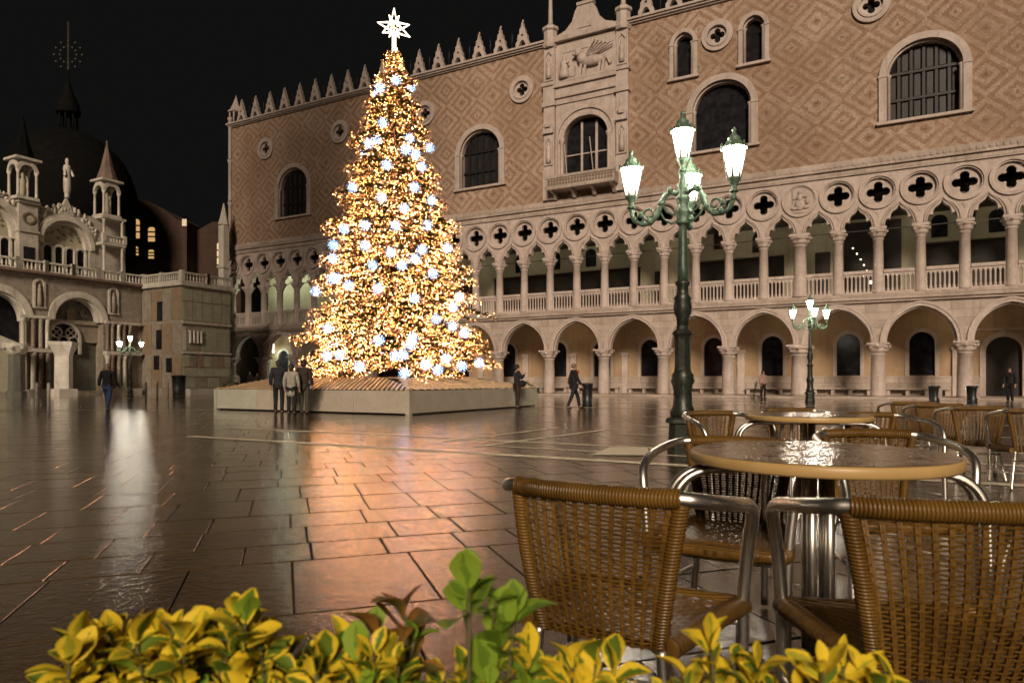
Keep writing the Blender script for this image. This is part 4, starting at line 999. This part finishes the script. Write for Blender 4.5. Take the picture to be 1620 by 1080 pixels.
# star on the top
STAR = empty('tree_star', (TX+.02, TY, 14.92), R(8), 'big white glowing many-pointed star on top of the Christmas tree', 'star')
SG = glow('star_tube', (1,.82,.60), 4.0); SC = glow('star_core', (1,.66,.34), 1.6)
pts = []
arms = [(90,.74,.13),(67,.50,.08),(113,.50,.08),(12,.62,.17),(168,.66,.17),(-30,.72,.17),(210,.52,.17),(-65,.46,.07),(245,.46,.07)]
for ang, L, w_ in arms:
    a = R(ang); d = Vector((math.cos(a),0,math.sin(a))); n_ = Vector((-d.z,0,d.x))
    m = MB(); tip = d*L
    for sgn in (-1,1):
        for yy in (-.06,.06): m.tube([d*.10+n_*w_*sgn+Vector((0,yy,0)), tip], .016, 5)
    m.build('star_arm', SG, STAR)
m = MB()
for i in range(60):
    a = rt.random()*6.28; r_ = rt.random()*.22; octa(m, (r_*math.cos(a), rt.uniform(-.08,.08), r_*math.sin(a)), .018)
m.build('star_core', SC, STAR)
m = MB(); m.tube([(-.05,0,-.95),(-.05,0,-.2)], .03, 6); m.tube([(.05,0,-.95),(.05,0,-.2)], .03, 6); m.build('star_stem', SG, STAR)
# guy wires
WIRE = plain('steel_wire', (.35,.33,.30), .4, .6)
def at(x, y, Y): return Vector(((x-810)/1080*Y, Y, 1.05+(602-y)*Y/1080))
for a, b_, l in ((at(513,385,26.0), at(440,400,48.0), 'thin guy wire running from the tree up to the palace loggia'), (at(480,483,26.0), at(416,545,30.0), 'thin guy wire slanting down to the left from the tree'), (at(800,560,28.2), at(812,578,28.4), 'short thin wire beside the photographer standing right of the tree')):
    if l.startswith('short'): continue
    o = MB().tube([a, b_], .018, 5).build('guy_wire', WIRE); tag(o, l, 'wire')
# ------------------------------------------------------------------ café furniture
ALU = plain('brushed_aluminium', (.80,.77,.70), .36, 1.0, .10, 14)
def wicker():
    t = NT('wet_wicker'); v = t.coord(); n = t.noise(v, 5, 4, .6); f = t.noise(v, 90, 2)
    c = t.ramp(n, [(.3, (.10,.052,.008)), (.7, (.22,.118,.022))]); c = t.mix(t.ramp(f, [(.35,(.5,.5,.5)),(.6,(0,0,0))]), c, (.055,.024,.006))
    return t.set(color=c, rough=.36, spec=.5)
WICK = wicker()
def wrapped(name, axis):
    t = NT(name); v = t.coord(rnd=False); sx = t.node('ShaderNodeSeparateXYZ'); t.link(v, sx.inputs[0]); n = t.noise(t.coord(), 6, 3, .6)
    u = sx.outputs[axis]; st = t.math('ABSOLUTE', t.math('SINE', t.math('MULTIPLY', u, math.pi/.0085)))
    c = t.ramp(n, [(.3, (.11,.056,.009)), (.7, (.21,.112,.022))]); c = t.mix(t.ramp(st, [(.10, (.8,.8,.8)), (.45, (0,0,0))]), c, (.05,.024,.005))
    t.bump(st, .7, .004); return t.set(color=c, rough=.36, spec=.5)
WRX, WRY, WRZ = wrapped('wrapped_cane_x', 0), wrapped('wrapped_cane_y', 1), wrapped('wrapped_cane_z', 2)
K = 1.06
def grid(mb, fn, nu, nv, smooth=True, two=None):
    vs = [fn(i/nu, j/nv) for j in range(nv+1) for i in range(nu+1)]; fs = []
    for j in range(nv):
        for i in range(nu): a = j*(nu+1)+i; fs.append((a, a+1, a+nu+2, a+nu+1))
    mb.add(vs, fs, smooth)
def sc(P): return [tuple(x*K for x in p) for p in P]
def smoothp(P, n=3):
    """Catmull-Rom through the points"""
    P = [Vector(p) for p in P]; out = []
    for i in range(len(P)-1):
        p0, p1, p2, p3 = P[max(0,i-1)], P[i], P[i+1], P[min(len(P)-1,i+2)]
        for k in range(n):
            t = k/n; out.append(.5*((2*p1)+(p2-p0)*t+(2*p0-5*p1+4*p2-p3)*t*t+(3*p1-p0-3*p2+p3)*t**3))
    out.append(P[-1]); return out
CM = {}
half_arm = [(-.265,.235,0),(-.268,.225,.18),(-.272,.215,.36),(-.288,.20,.52),(-.306,.165,.615),(-.313,.08,.66),(-.310,-.04,.682),(-.288,-.15,.700),(-.250,-.205,.710),(-.215,-.222,.714)]
back_top = [(-.215,-.222,.714),(-.12,-.258,.716),(0,-.271,.717),(.12,-.258,.716),(.215,-.222,.714)]
full = half_arm[:-1] + back_top + [(-x,y,z) for x,y,z in reversed(half_arm[:-1])]
CM['frame'] = MB().tube(sc(smoothp(full, 5)), .0185*K, 12).mesh('arm_frame', ALU)
for s, nm in ((-1,'l'),(1,'r')):
    CM['rear_leg_'+nm] = MB().tube(sc(smoothp([(s*.165,-.20,.345),(s*.175,-.208,.25),(s*.20,-.25,.10),(s*.215,-.285,0)], 4)), .0155*K, 8).mesh('rear_leg', ALU)
    CM['foot_'+nm] = None
m = MB(); m.tube(sc([(-.268,.225,.14),(-.20,-.25,.14)]), .009*K, 8); CM['str_l'] = m.mesh('stretcher', ALU)
m = MB(); m.tube(sc([(.268,.225,.14),(.20,-.25,.14)]), .009*K, 8); CM['str_r'] = m.mesh('stretcher', ALU)
CM['str_b'] = MB().tube(sc([(-.185,-.222,.26),(.185,-.222,.26)]), .010*K, 8).mesh('stretcher', ALU)
CM['str_f'] = MB().tube(sc([(-.27,.218,.30),(.27,.218,.30)]), .010*K, 8).mesh('stretcher', ALU)
def bsurf(s, t, off=0):                              # backrest surface, s in -1..1, t in 0..1 upwards
    w = .150 + .060*t; x = s*w; y = -.205 - .062*t - .018*math.sin(t*math.pi) + .050*s*s*(.35+.65*t)
    return Vector((x*K, (y+off)*K, (.335+.365*t)*K))
m = MB(); ns = 13
for i in range(ns):
    s = -1+2*(i+.5)/ns
    for d_ in (-.013, .013): m.tube([bsurf(s+d_, j/12, -.002) for j in range(13)], .0040*K, 4, smooth=False)
nr = 35
for j in range(nr):
    t = (j+.5)/nr; P = []
    for i in range(ns*2+1):
        s = -1+i/ns; P.append(bsurf(s, t, (.0065 if ((i//2)+j) % 2 else -.0065) if i % 2 else 0))
    m.tube(P, .0027*K, 4, smooth=False)
CM['weave'] = m.mesh('woven_back', WICK)
m = MB()
prof = smoothp(sc(back_top), 30); k_ = len(prof)
m.tube(prof, [(.0255 if i % 2 else .0240)*K for i in range(k_)], 10); CM['roll'] = m.mesh('wrapped_top_rail', WRX)
for s, nm in ((-1,'l'),(1,'r')):
    m = MB(); P = [bsurf(s*1.04, j/60) for j in range(61)]
    m.tube(P, [(.0215 if i % 2 else .0200)*K for i in range(61)], 8); CM['stile_'+nm] = m.mesh('wrapped_stile', WRZ)
def seat(u, v):
    x = (-1+2*u); y = .235-.44*v; z = .365 - .018*math.sin(v*math.pi) - .03*(max(0, (.12-v)/.12))**2
    rip = .0035*math.sin(v*46*math.pi/2)*math.cos(u*22*math.pi)
    return Vector((x*(.262-.075*v)*K, y*K, (z+rip)*K))
m = MB(); grid(m, seat, 60, 60); vs0 = len(m.v); grid(m, lambda u, v: seat(u, v)+Vector((0,0,-.022*K)), 12, 12); CM['seat'] = m.mesh('woven_seat', WICK)
m = MB(); P = smoothp([(-.185,-.21,.352),(-.215,-.08,.358),(-.245,.08,.358),(-.262,.20,.35),(-.24,.245,.34),(0,.262,.335),(.24,.245,.34),(.262,.20,.35),(.245,.08,.358),(.215,-.08,.358),(.185,-.21,.352)], 14)
m.tube(sc(P), [(.029 if i % 2 else .0275)*K for i in range(len(P))], 8); CM['rim'] = m.mesh('wrapped_seat_rim', WRY)
def make_chair():
    o = empty('cafe_chair')
    link('arm_frame', CM['frame'], o)
    for k in ('rear_leg_l','rear_leg_r'): link('rear_leg', CM[k], o)
    for k in ('str_l','str_r','str_b','str_f'): link('stretcher', CM[k], o)
    b = link('woven_back', CM['weave'], o); link('wrapped_top_rail', CM['roll'], b); link('wrapped_stile', CM['stile_l'], b); link('wrapped_stile', CM['stile_r'], b)
    s = link('woven_seat', CM['seat'], o); link('wrapped_seat_rim', CM['rim'], s)
    return o
proto = make_chair()
CH_L = [
 (.335, 2.01, -30, 'nearest wicker café chair left of centre, its woven back turned to us'),
 (1.06, 1.79, -10, 'wicker café chair cut by the right edge of the picture, nearest on the right'),
 (.95, 3.02, 150, 'wicker café chair across the near table on its left, woven back facing us'),
 (1.93, 3.50, 176, 'wicker café chair behind the near table on its right'),
 (1.83, 5.85, 196, 'wicker café chair at the left side of the far round table'),
 (2.72, 6.45, 180, 'wicker café chair hidden behind the far round table, only its rail showing'),
 (3.08, 5.55, 192, 'wicker café chair at the right side of the far round table'),
 (5.12, 6.75, -22, 'nearest of the row of café chairs at the right edge'),
 (5.02, 7.45, -20, 'second of the row of café chairs at the right edge'),
 (5.10, 8.20, -24, 'third of the row of café chairs at the right edge'),
 (5.25, 9.05, -18, 'farthest of the row of café chairs at the right edge'),
]
for i, (x, y, a, l) in enumerate(CH_L):
    o = proto if i == 0 else copy_tree(proto)
    o.location = (x, y, 0); o.rotation_euler = (0, 0, R(a)); tag(o, l, 'chair', 'wicker café chairs')
def table_top_mat():
    t = NT('wet_table_top'); v = t.coord(); 
    vo = t.node('ShaderNodeTexVoronoi'); vo.inputs['Scale'].default_value = 60; t.link(v, vo.inputs['Vector'])
    n = t.noise(v, 5, 4, .6); f = t.noise(v, 120, 2)
    drop = t.math('MULTIPLY', t.ramp(vo.outputs['Distance'], [(.12,(1,1,1)),(.42,(0,0,0))]), t.ramp(n, [(.42,(0,0,0)),(.56,(1,1,1))]))
    c = t.mix(t.ramp(f, [(.4,(0,0,0)),(.6,(1,1,1))]), (.33,.25,.165), (.24,.175,.11))
    t.bump(t.math('ADD', drop, t.math('MULTIPLY', n, .4)), 1.0, .03)
    return t.set(color=c, rough=.09, spec=.7)
TOP = table_top_mat(); EDGE = plain('ochre_table_edge', (.52,.35,.14), .4, 0, .15, 5)
def make_table(x, y, label, rad=.472, zt=.78):
    o = empty('cafe_table', (x, y, 0), R(20), label, 'table', 'round café tables')
    m = MB(); m.lathe([(rad*.5,zt-.0015),(rad-.012,zt-.0015),(rad-.004,zt-.004)], 64); m.cur = 0
    tp = MB().lathe([(rad-.02,zt-.044),(rad-.006,zt-.042),(rad,zt-.034),(rad,zt-.010),(rad-.004,zt-.003),(rad-.010,zt-.001)], 72, cap=True)
    t_ = tp.build('table_top', EDGE, o)
    MB().lathe([(.001,zt+.001),(rad*.3,zt+.001),(rad*.7,zt+.001),(rad-.011,zt+.0008)], 72, cap=False).build('wet_surface', TOP, t_)
    for a in (R(158), R(-32), R(65)):
        ca, sa = math.cos(a), math.sin(a)
        for d_ in (-.028, .028):
            P = smoothp([(.05,d_,zt-.062),(.28,d_,zt-.062),(.43,d_*1.2,zt-.068),(.515,d_*1.4,zt-.11),(.555,d_*1.5,zt-.20),(.565,d_*1.5,zt-.40),(.575,d_*1.5,.012)], 5)
            MB().tube([(p.x*ca-p.y*sa, p.x*sa+p.y*ca, p.z) for p in P], .0165, 10).build('bow_leg', ALU, o)
        MB().box(rad*.72*ca-.022, rad*.72*ca+.022, rad*.72*sa-.022+.12, rad*.72*sa+.022+.12, zt-.085, zt-.0445).build('spacer', EDGE, o)
    for i in range(4):
        a = i*math.pi/2+.3; ca, sa = math.cos(a), math.sin(a)
        MB().tube([(.045*ca,.045*sa,zt-.05),(.045*ca,.045*sa,.02)], .02, 10).build('column_tube', ALU, o)
    return o
make_table(1.165, 2.60, 'near round café table with wet stone-coloured top among the wicker chairs')
make_table(2.36, 5.45, 'far round café table glistening with raindrops behind the near one')

# ------------------------------------------------------------------ bins and small things
DBIN = plain('dark_bin', (.014,.016,.018), .4); LBL = plain('bin_label', (.35,.28,.27), .6)
def bin_(px_, Y, h, label, lab=True, r=.24):
    o = empty('waste_bin', ((px_-810)/1080*Y, Y, 0), 0, label, 'bin', 'dark waste bins')
    MB().lathe([(r*.9,0),(r*.9,.05),(r*.84,.06),(r*.95,h*.9),(r*1.05,h*.92),(r*1.05,h*.97),(r*.7,h)], 14).build('body', DBIN, o)
    if lab: MB().box(r*.25, r*.98, -r*.85, -r*.5, h*.3, h*.88).build('notice', LBL, o)
bin_(929, 29, .95, 'dark waste bin right of the walking figure before the arcade', False)
bin_(1478, 31, .82, 'dark waste bin with pale notice before the right arcade bench'); bin_(1538, 31.5, .82, 'dark waste bin beside the column near the palace door')
bin_(283, 49.0, 1.45, 'big dark waste bin standing before the marble block', False, .48)
FIR = plain('fir_green', (.05,.085,.02), .6)
def branch(px_, y_, Y, L, a, label):
    o = empty('fir_branch', at(px_, y_, Y), 0, label, 'branch', 'fir branches on the stage corners'); m = MB(); d = Vector((math.cos(a),0,math.sin(a)))
    m.tube([Vector((0,0,0)), d*L], .02, 5); m.build('stem', BARK, o); m = MB(); r_ = random.Random(int(px_))
    for i in range(90):
        c = d*L*(i/90); t_ = c+(d*.6+Vector((r_.uniform(-1,1),r_.uniform(-1,1),r_.uniform(-1,1)))).normalized()*r_.uniform(.10,.24); w_ = Vector((0,.015,.02)); m.add([c-w_,c+w_,t_], [(0,1,2)])
    m.build('needles', FIR, o)['kind'] = 'stuff'
branch(345, 618, 24.9, .75, .7, 'green fir branch leaning on the left end of the stage'); branch(855, 621, 28.4, .75, 2.5, 'green fir branch on the right end of the stage beside the photographer')
branch(1192, 630, 40.5, 1.0, 1.4, 'bright green sprig leaning beside the pale figure in the arcade')

# ------------------------------------------------------------------ people
def skin_obj(name, V, E_, rad, mat, parent, sub=2):
    me = bpy.data.meshes.new(name); me.from_pydata([tuple(v) for v in V], E_, []); me.materials.append(mat)
    o = link(name, me, parent)
    sk = o.modifiers.new('skin', 'SKIN'); sk.use_smooth_shade = True
    for i, r in enumerate(rad):
        sv = me.skin_vertices[0].data[i]; sv.radius = r if isinstance(r, tuple) else (r, r); sv.use_root = (i == 0)
    ss = o.modifiers.new('sub', 'SUBSURF'); ss.levels = sub; ss.render_levels = sub
    return o
SKINM = plain('skin', (.42,.26,.19), .6)
def person(px_, Y, H, face, label, coat, trou, hair, pose='stand', coat_len=.42, hat=False, bag=None):
    """local frame: the figure faces +y; face = turn about z"""
    o = empty('person', ((px_-810)/1080*Y, Y, .0), R(face), label, 'person')
    if pose in ('arcade',): o.location.z = .0
    st = {'walk': .16, 'stand': .02}.get(pose, .02)
    arms = {'down': ((.0,.30),(.03,.18)), 'camera': None}
    L = {}
    def legp(s, f):
        return [Vector((s*.055,0,.50)), Vector((s*.06,.02+f*.09,.28)), Vector((s*.06,f*.16-.01,.045)), Vector((s*.065,f*.16+.075,.02))]
    lf, lb = legp(-1, st/.16), legp(1, -st/.16)
    def armp(s):
        if pose == 'camera': return [Vector((s*.105,0,.805)), Vector((s*.125,.05,.66)), Vector((s*.06,.15,.75)), Vector((s*.045,.175,.775))]
        f = s*(.8 if pose == 'walk' else .15)
        return [Vector((s*.105,0,.805)), Vector((s*.135,-.01+f*.05,.65)), Vector((s*.14,.03+f*.11,.515)), Vector((s*.138,.045+f*.12,.47))]
    al, ar = armp(-1), armp(1)
    V = [Vector((0,0,.53)), Vector((0,-.01,.66)), Vector((0,0,.78)), Vector((0,.0,.835)), Vector((0,.012,.875)), Vector((0,.018,.925)), Vector((0,.012,.965)), Vector((0,.058,.915)), Vector((0,.045,.885))]
    Rd = [(.075,.055),(.068,.05),(.075,.052),.028,.034,.048,.036,.010,.022]
    E_ = [(0,1),(1,2),(2,3),(3,4),(4,5),(5,6),(5,7),(4,8)]
    def chain(root, pts, rr):
        prev = root
        for p, r in zip(pts, rr): V.append(p); Rd.append(r); E_.append((prev, len(V)-1)); prev = len(V)-1
        return prev
    for leg in (lf, lb): chain(0, leg, (.048,.034,.022,.018))
    for s, a_ in ((-1, al), (1, ar)):
        e = chain(2, a_, (.032,.026,.017,.017)); d = (a_[3]-a_[2]).normalized(); n_ = Vector((1,0,0))
        for q, (off, ln) in enumerate(((-.014,.040),(-.005,.046),(.005,.044),(.014,.036))):
            b0 = a_[3]+n_*off; V.append(b0+d*ln*.5); Rd.append(.0052); E_.append((e, len(V)-1)); V.append(b0+d*ln+Vector((0,.006,0))); Rd.append(.0048); E_.append((len(V)-2, len(V)-1))
        V.append(a_[2]+d*.012+Vector((-s*.018,.012,0))); Rd.append(.006); E_.append((e, len(V)-1))
    skin_obj('body', [v*H for v in V], E_, [tuple(x*H for x in r) if isinstance(r, tuple) else r*H for r in Rd], SKINM, o)
    # coat
    V2 = [Vector((0,-.004,.60)), Vector((0,-.008,.70)), Vector((0,0,.80)), Vector((0,0,.845))]; R2 = [(.098,.072),(.092,.070),(.094,.066),.044]; E2 = [(0,1),(1,2),(2,3)]
    V2.append(Vector((0,0,(.60+coat_len)/2))); R2.append((.100,.076)); E2.append((0,4)); V2.append(Vector((0,0,coat_len))); R2.append((.108,.082)); E2.append((4,5))
    for a_ in (al, ar):
        prev = 2
        for p, r in zip(a_[:3], (.046,.039,.032)): V2.append(p); R2.append(r); E2.append((prev, len(V2)-1)); prev = len(V2)-1
    skin_obj('coat', [v*H for v in V2], E2, [tuple(x*H for x in r) if isinstance(r, tuple) else r*H for r in R2], coat, o)
    V3 = [Vector((0,0,.52))]; R3 = [(.080,.062)]; E3 = []
    for leg in (lf, lb):
        prev = 0
        for p, r in zip(leg[:3], (.056,.043,.034)): V3.append(p); R3.append(r); E3.append((prev, len(V3)-1)); prev = len(V3)-1
    skin_obj('trousers', [v*H for v in V3], E3, [tuple(x*H for x in r) if isinstance(r, tuple) else r*H for r in R3], trou, o)
    for leg in (lf, lb):
        c = leg[2]; MB().ball(((c.x)*H, (c.y+.035)*H, .024*H), (.032*H,.075*H,.024*H), 10, 6).build('shoe', SHOE, o)
    m = MB(); m.ball((0, -.006*H, .936*H), (.056*H,.062*H,.058*H), 12, 8)
    if not hat: m.ball((0, -.03*H, .895*H), (.046*H,.035*H,.05*H), 10, 6)
    m.build('hat' if hat else 'hair', hair, o)
    for s in (-1, 1): MB().ball((s*.018*H, .060*H, .930*H), .006*H, 6, 4).build('eye', IRON, o); 
    if bag: 
        mt, (bx, by, bz), (rx, ry, rz_) = bag; MB().ball((bx*H, by*H, bz*H), (rx*H, ry*H, rz_*H), 10, 6).build('bag', mt, o)
    return o
SHOE = plain('shoe_leather', (.015,.013,.012), .5)
BLACK = plain('black_cloth', (.008,.008,.009), .85); NAVY = plain('navy_cloth', (.011,.012,.020), .85); JEANS = plain('blue_denim', (.035,.055,.14), .85); GREYC = plain('grey_wool', (.30,.28,.235), .9); BROWN = plain('brown_cloth', (.030,.019,.014), .85)
TAN = plain('tan_cloth', (.22,.15,.105), .9); DHAIR = plain('dark_hair', (.02,.013,.009), .6); LHAIR = plain('sandy_hair', (.30,.20,.14), .7); PINKC = plain('pale_pink_cloth', (.42,.27,.22), .85); REDB = plain('red_bag', (.5,.09,.05), .5); OLIVE = plain('olive_cloth', (.05,.05,.035), .85)
person(170, 23.6, 1.66, 6, 'person in black jacket and blue jeans walking away on the left', BLACK, JEANS, LHAIR, 'walk', .46)
person(461, 21.2, 1.58, -2, 'person in long grey coat and black trousers facing the tree', GREYC, BLACK, DHAIR, 'stand', .33, False)
person(441, 21.6, 1.74, 8, 'tall dark-clothed person left of the grey coat, looking at the tree', NAVY, BLACK, DHAIR, 'stand', .44)
person(481, 21.55, 1.74, -10, 'dark-clothed person right of the grey coat before the stage', BROWN, OLIVE, DHAIR, 'stand', .40)
person(818, 26.2, 1.70, -70, 'person in navy coat raising a camera right of the tree stage', NAVY, BROWN, DHAIR, 'camera', .40, False, (BLACK, (.0,.13,.55), (.05,.09,.08)))
person(908, 25.5, 1.72, -75, 'person in dark coat striding past with a red bag on the shoulder', BLACK, NAVY, TAN, 'walk', .36, True, (REDB, (.08,.04,.80), (.05,.06,.045)))
person(1207, 40.2, 1.66, -160, 'pale-jacketed person standing under the palace arcade', PINKC, BLACK, DHAIR, 'stand', .44)
person(1598, 32.0, 1.70, 120, 'dark-clothed person near the palace door at the right edge', BLACK, BLACK, DHAIR, 'stand', .40, True)
person(374, 56.0, 1.75, -170, 'grey-jacketed person behind the stage near the palace corner', GREYC, BROWN, DHAIR, 'stand', .44)
person(396, 57.0, 1.85, 160, 'black-clothed person behind the stage below the first palace arch', BLACK, BLACK, DHAIR, 'stand', .40, True)
person(407, 56.5, 1.70, 200, 'person in dark brown beside the black-clothed one near the palace corner', BROWN, BLACK, DHAIR, 'stand', .44)
# ------------------------------------------------------------------ variegated shrubs in the foreground planter
def leaf_mat(name, edge, core, spread, rough=.52):
    t = NT(name); tc = t.node('ShaderNodeTexCoord'); sx = t.node('ShaderNodeSeparateXYZ'); t.link(tc.outputs['Object'], sx.inputs[0])
    oi = t.node('ShaderNodeObjectInfo'); v = t.coord('Object'); n = t.noise(v, 55, 3, .6)
    ax = t.math('ABSOLUTE', sx.outputs[0]); yy = t.math('DIVIDE', sx.outputs[1], .062)
    env = t.math('MULTIPLY', t.math('SINE', t.math('MULTIPLY', yy, math.pi)), .0175)
    rel = t.math('DIVIDE', ax, t.math('MAXIMUM', env, .001))
    d = t.math('SUBTRACT', rel, t.math('ADD', spread, t.math('MULTIPLY', t.math('SUBTRACT', n, .5), 1.3)))
    d = t.math('SUBTRACT', d, t.math('MULTIPLY', t.math('SUBTRACT', oi.outputs['Random'], .5), .9))
    f = t.ramp(t.math('ADD', d, .5), [(.42, (0,0,0)), (.58, (1,1,1))])
    c = t.mix(f, core, edge); c = t.mix(t.math('MULTIPLY', n, .5), c, t.mix(.5, c, (.10,.06,.01)))
    return t.set(color=c, rough=rough, spec=.22, sub=.0)
YEL = leaf_mat('yellow_green_leaf', (.86,.64,.035), (.46,.45,.035), .18); VAR = leaf_mat('variegated_leaf', (.84,.63,.035), (.12,.20,.02), .55); GRN = leaf_mat('green_leaf', (.22,.35,.03), (.12,.23,.02), .6); RED = leaf_mat('russet_leaf', (.30,.14,.03), (.13,.11,.025), .4)
def leaf_mesh(mat, L=.062, w=.0175, fold=.35, curl=.25):
    m = MB(); nv, nu = 6, 2
    def f(u, v):
        env = math.sin(math.pi*(v*.94+.03))**.8*w*(1.12 if v > .45 else 1.0); x = (-1+2*u)*env
        return Vector((x, v*L, abs(x)*fold - curl*L*(v*v) + .2*L*v))
    grid(m, f, 4, 7); return m.mesh('leaf', mat)
LV = {k: [leaf_mesh(mt, fold=f_, curl=c_) for f_, c_ in ((.3,.25),(.5,.5),(.2,.05))] for k, mt in (('Y',YEL),('V',VAR),('R',RED))}
LV['G'] = [leaf_mesh(GRN, w=.023, fold=f_, curl=c_) for f_, c_ in ((.2,.3),(.35,.5),(.1,.1))]
STEM = plain('green_stem', (.10,.095,.03), .6); rl = random.Random(21)
PLB = empty('planter', (0, .92, 0), 0, 'long stone planter under the leafy shrubs at the very front', 'planter')
m = MB(); m.box(-1.3,1.3,-.20,-.16,.02,.46); m.box(-1.3,1.3,.16,.20,.02,.46); m.box(-1.3,-1.26,-.159,.159,.02,.46); m.box(1.26,1.3,-.159,.159,.02,.46); m.box(-1.3,1.3,-.20,.20,0,.019); m.build('trough', GREYP, PLB)
MB().box(-1.255,1.255,-.155,.155,.30,.40).build('soil', plain('soil', (.03,.02,.012), .95), PLB)
def rosette(parent, c, kinds, n, size, up=1.0, spread=1.0):
    ph = rl.random()*6.28
    for i in range(n):
        a = ph + i*2.4; el = R(rl.uniform(5, 50) + (35 if i < 2 else 0)*up)
        k = rl.choice(kinds) if i < 5 else rl.choice(kinds+['V','G']); o = link('leaf', rl.choice(LV[k]), parent)
        d = Vector((math.cos(a)*math.cos(el)*spread, math.sin(a)*math.cos(el)*spread, math.sin(el))).normalized()
        side = d.cross(Vector((0,0,1))).normalized(); nrm = side.cross(d).normalized()
        M = Matrix((side, d, nrm)).transposed().to_4x4() @ Matrix.Rotation(rl.uniform(-.5,.5), 4, 'Y')
        s = size*rl.uniform(.6,1.35); M = Matrix.Translation(c + d*.004 - Vector((0,0,i*.0055))) @ M @ Matrix.Scale(s, 4)
        o.matrix_basis = M
def shrub(label, ros, group='foreground shrubs'):
    base = Vector((sum((r[0]-810)/1080*r[2] for r in ros)/len(ros), .92, .40))
    S = empty('shrub', (0,0,0), 0, label, 'shrub', group)
    for (x, y, Y, kinds, n, size) in ros:
        y += 14; c = at(x, y, Y); st = Vector((c.x*.85+base.x*.15+rl.uniform(-.03,.03), .92+rl.uniform(-.08,.08), .39))
        mid = st.lerp(c, .55) + Vector((rl.uniform(-.03,.03), rl.uniform(-.03,.03), 0))
        MB().tube(smoothp([st, mid, c], 4), .0026, 5).build('stem', STEM, S)
        rosette(S, c, kinds, n, size)
        if n > 5: rosette(S, mid.lerp(c, .45), [k for k in kinds if k != 'Y'] + ['G', 'V'], 4, size*.95)
    return S
Lr = [(125,1008),(168,998),(232,990),(305,992),(376,962),(398,985),(330,1020),(280,1030),(205,1030),(135,1048),(95,1080),(400,1030),(450,1036),(492,1030),(545,1020),(592,1022),(350,1060),(250,1068),(440,1078),(520,1068),(600,1060),(660,1060),(300,1085),(180,1082),(690,1085),(560,1085),(150,1020),(190,1005),(265,1005),(345,985),(360,1000),(420,1010),(470,1050),(380,1050),(320,1045),(225,1050),(110,1030),(500,1050),(570,1045),(630,1035)]
def ros_list(pts, kinds, n, size): return [(x, y, .88+.14*rl.random(), kinds, n, size) for x, y in pts]
extra = [(140,1012),(182,1012),(215,1004),(250,996),(288,1002),(322,1000),(362,980),(388,972),(410,998),(300,1020),(260,1040),(160,1060),(340,1075),(380,1080),(430,1050),(470,1070),(515,1035),(565,1030),(610,1040),(640,1075),(585,1075),(120,1065),(210,1078)]
al_ = Lr + extra
shrub('yellow variegated shrub at the far left of the foreground', ros_list([p for p in al_ if p[0] <= 235], ['Y','Y','Y','V','V'], 9, .66))
shrub('tallest yellow variegated shrub, in the lower left foreground', ros_list([p for p in al_ if 235 < p[0] <= 385], ['Y','Y','V','V'], 9, .68))
shrub('yellow and green shrub between the tall yellow one and the russet stem', ros_list([p for p in al_ if 385 < p[0] <= 500], ['Y','V','V','G'], 9, .66))
shrub('greener mixed shrub below the russet-leaved stem', ros_list([p for p in al_ if p[0] > 500], ['V','V','G','Y'], 9, .68))
shrub('thin upright shrub stem with a tuft of russet leaves in the foreground', [(641,958,.95,['R','R','G'],6,.85),(592,990,.97,['G','R'],3,.9),(655,1000,.95,['G'],2,.5)])
shrub('fresh green leafy shrub sprig left of the nearest chair', [(742,915,.92,['G'],4,.85),(785,935,.94,['G'],4,.85),(815,955,.95,['G'],5,.85),(735,950,.92,['G'],4,.85),(795,985,.95,['G'],6,.8),(780,1020,.95,['G','V'],8,.75),(735,1050,.93,['G','V'],8,.75),(835,1040,.95,['G','V'],8,.75),(775,1068,.92,['G','V'],8,.75),(830,1080,.92,['V','G'],8,.75)])
shrub('low variegated shrub below the nearest chair back', [(x, y, .92+.06*rl.random(), ['V','V','Y'], 9, .68) for x, y in ((905,1040),(942,1036),(968,1052),(880,1062),(925,1075),(1000,1088))])
shrub('low yellow variegated shrub between the two nearest chairs', [(x, y, .92+.06*rl.random(), ['Y','V','Y'], 9, .66) for x, y in ((1125,1012),(1160,1036),(1200,1040),(1090,1070),(1140,1072),(1182,1066),(1052,1085),(1230,1085))])
shrub('low bright yellow shrub before the right-hand chair', [(x, y, .92+.06*rl.random(), ['Y','Y','V'], 9, .66) for x, y in ((1300,1045),(1334,1040),(1372,1056),(1420,1074),(1262,1080),(1320,1078),(1392,1084))])
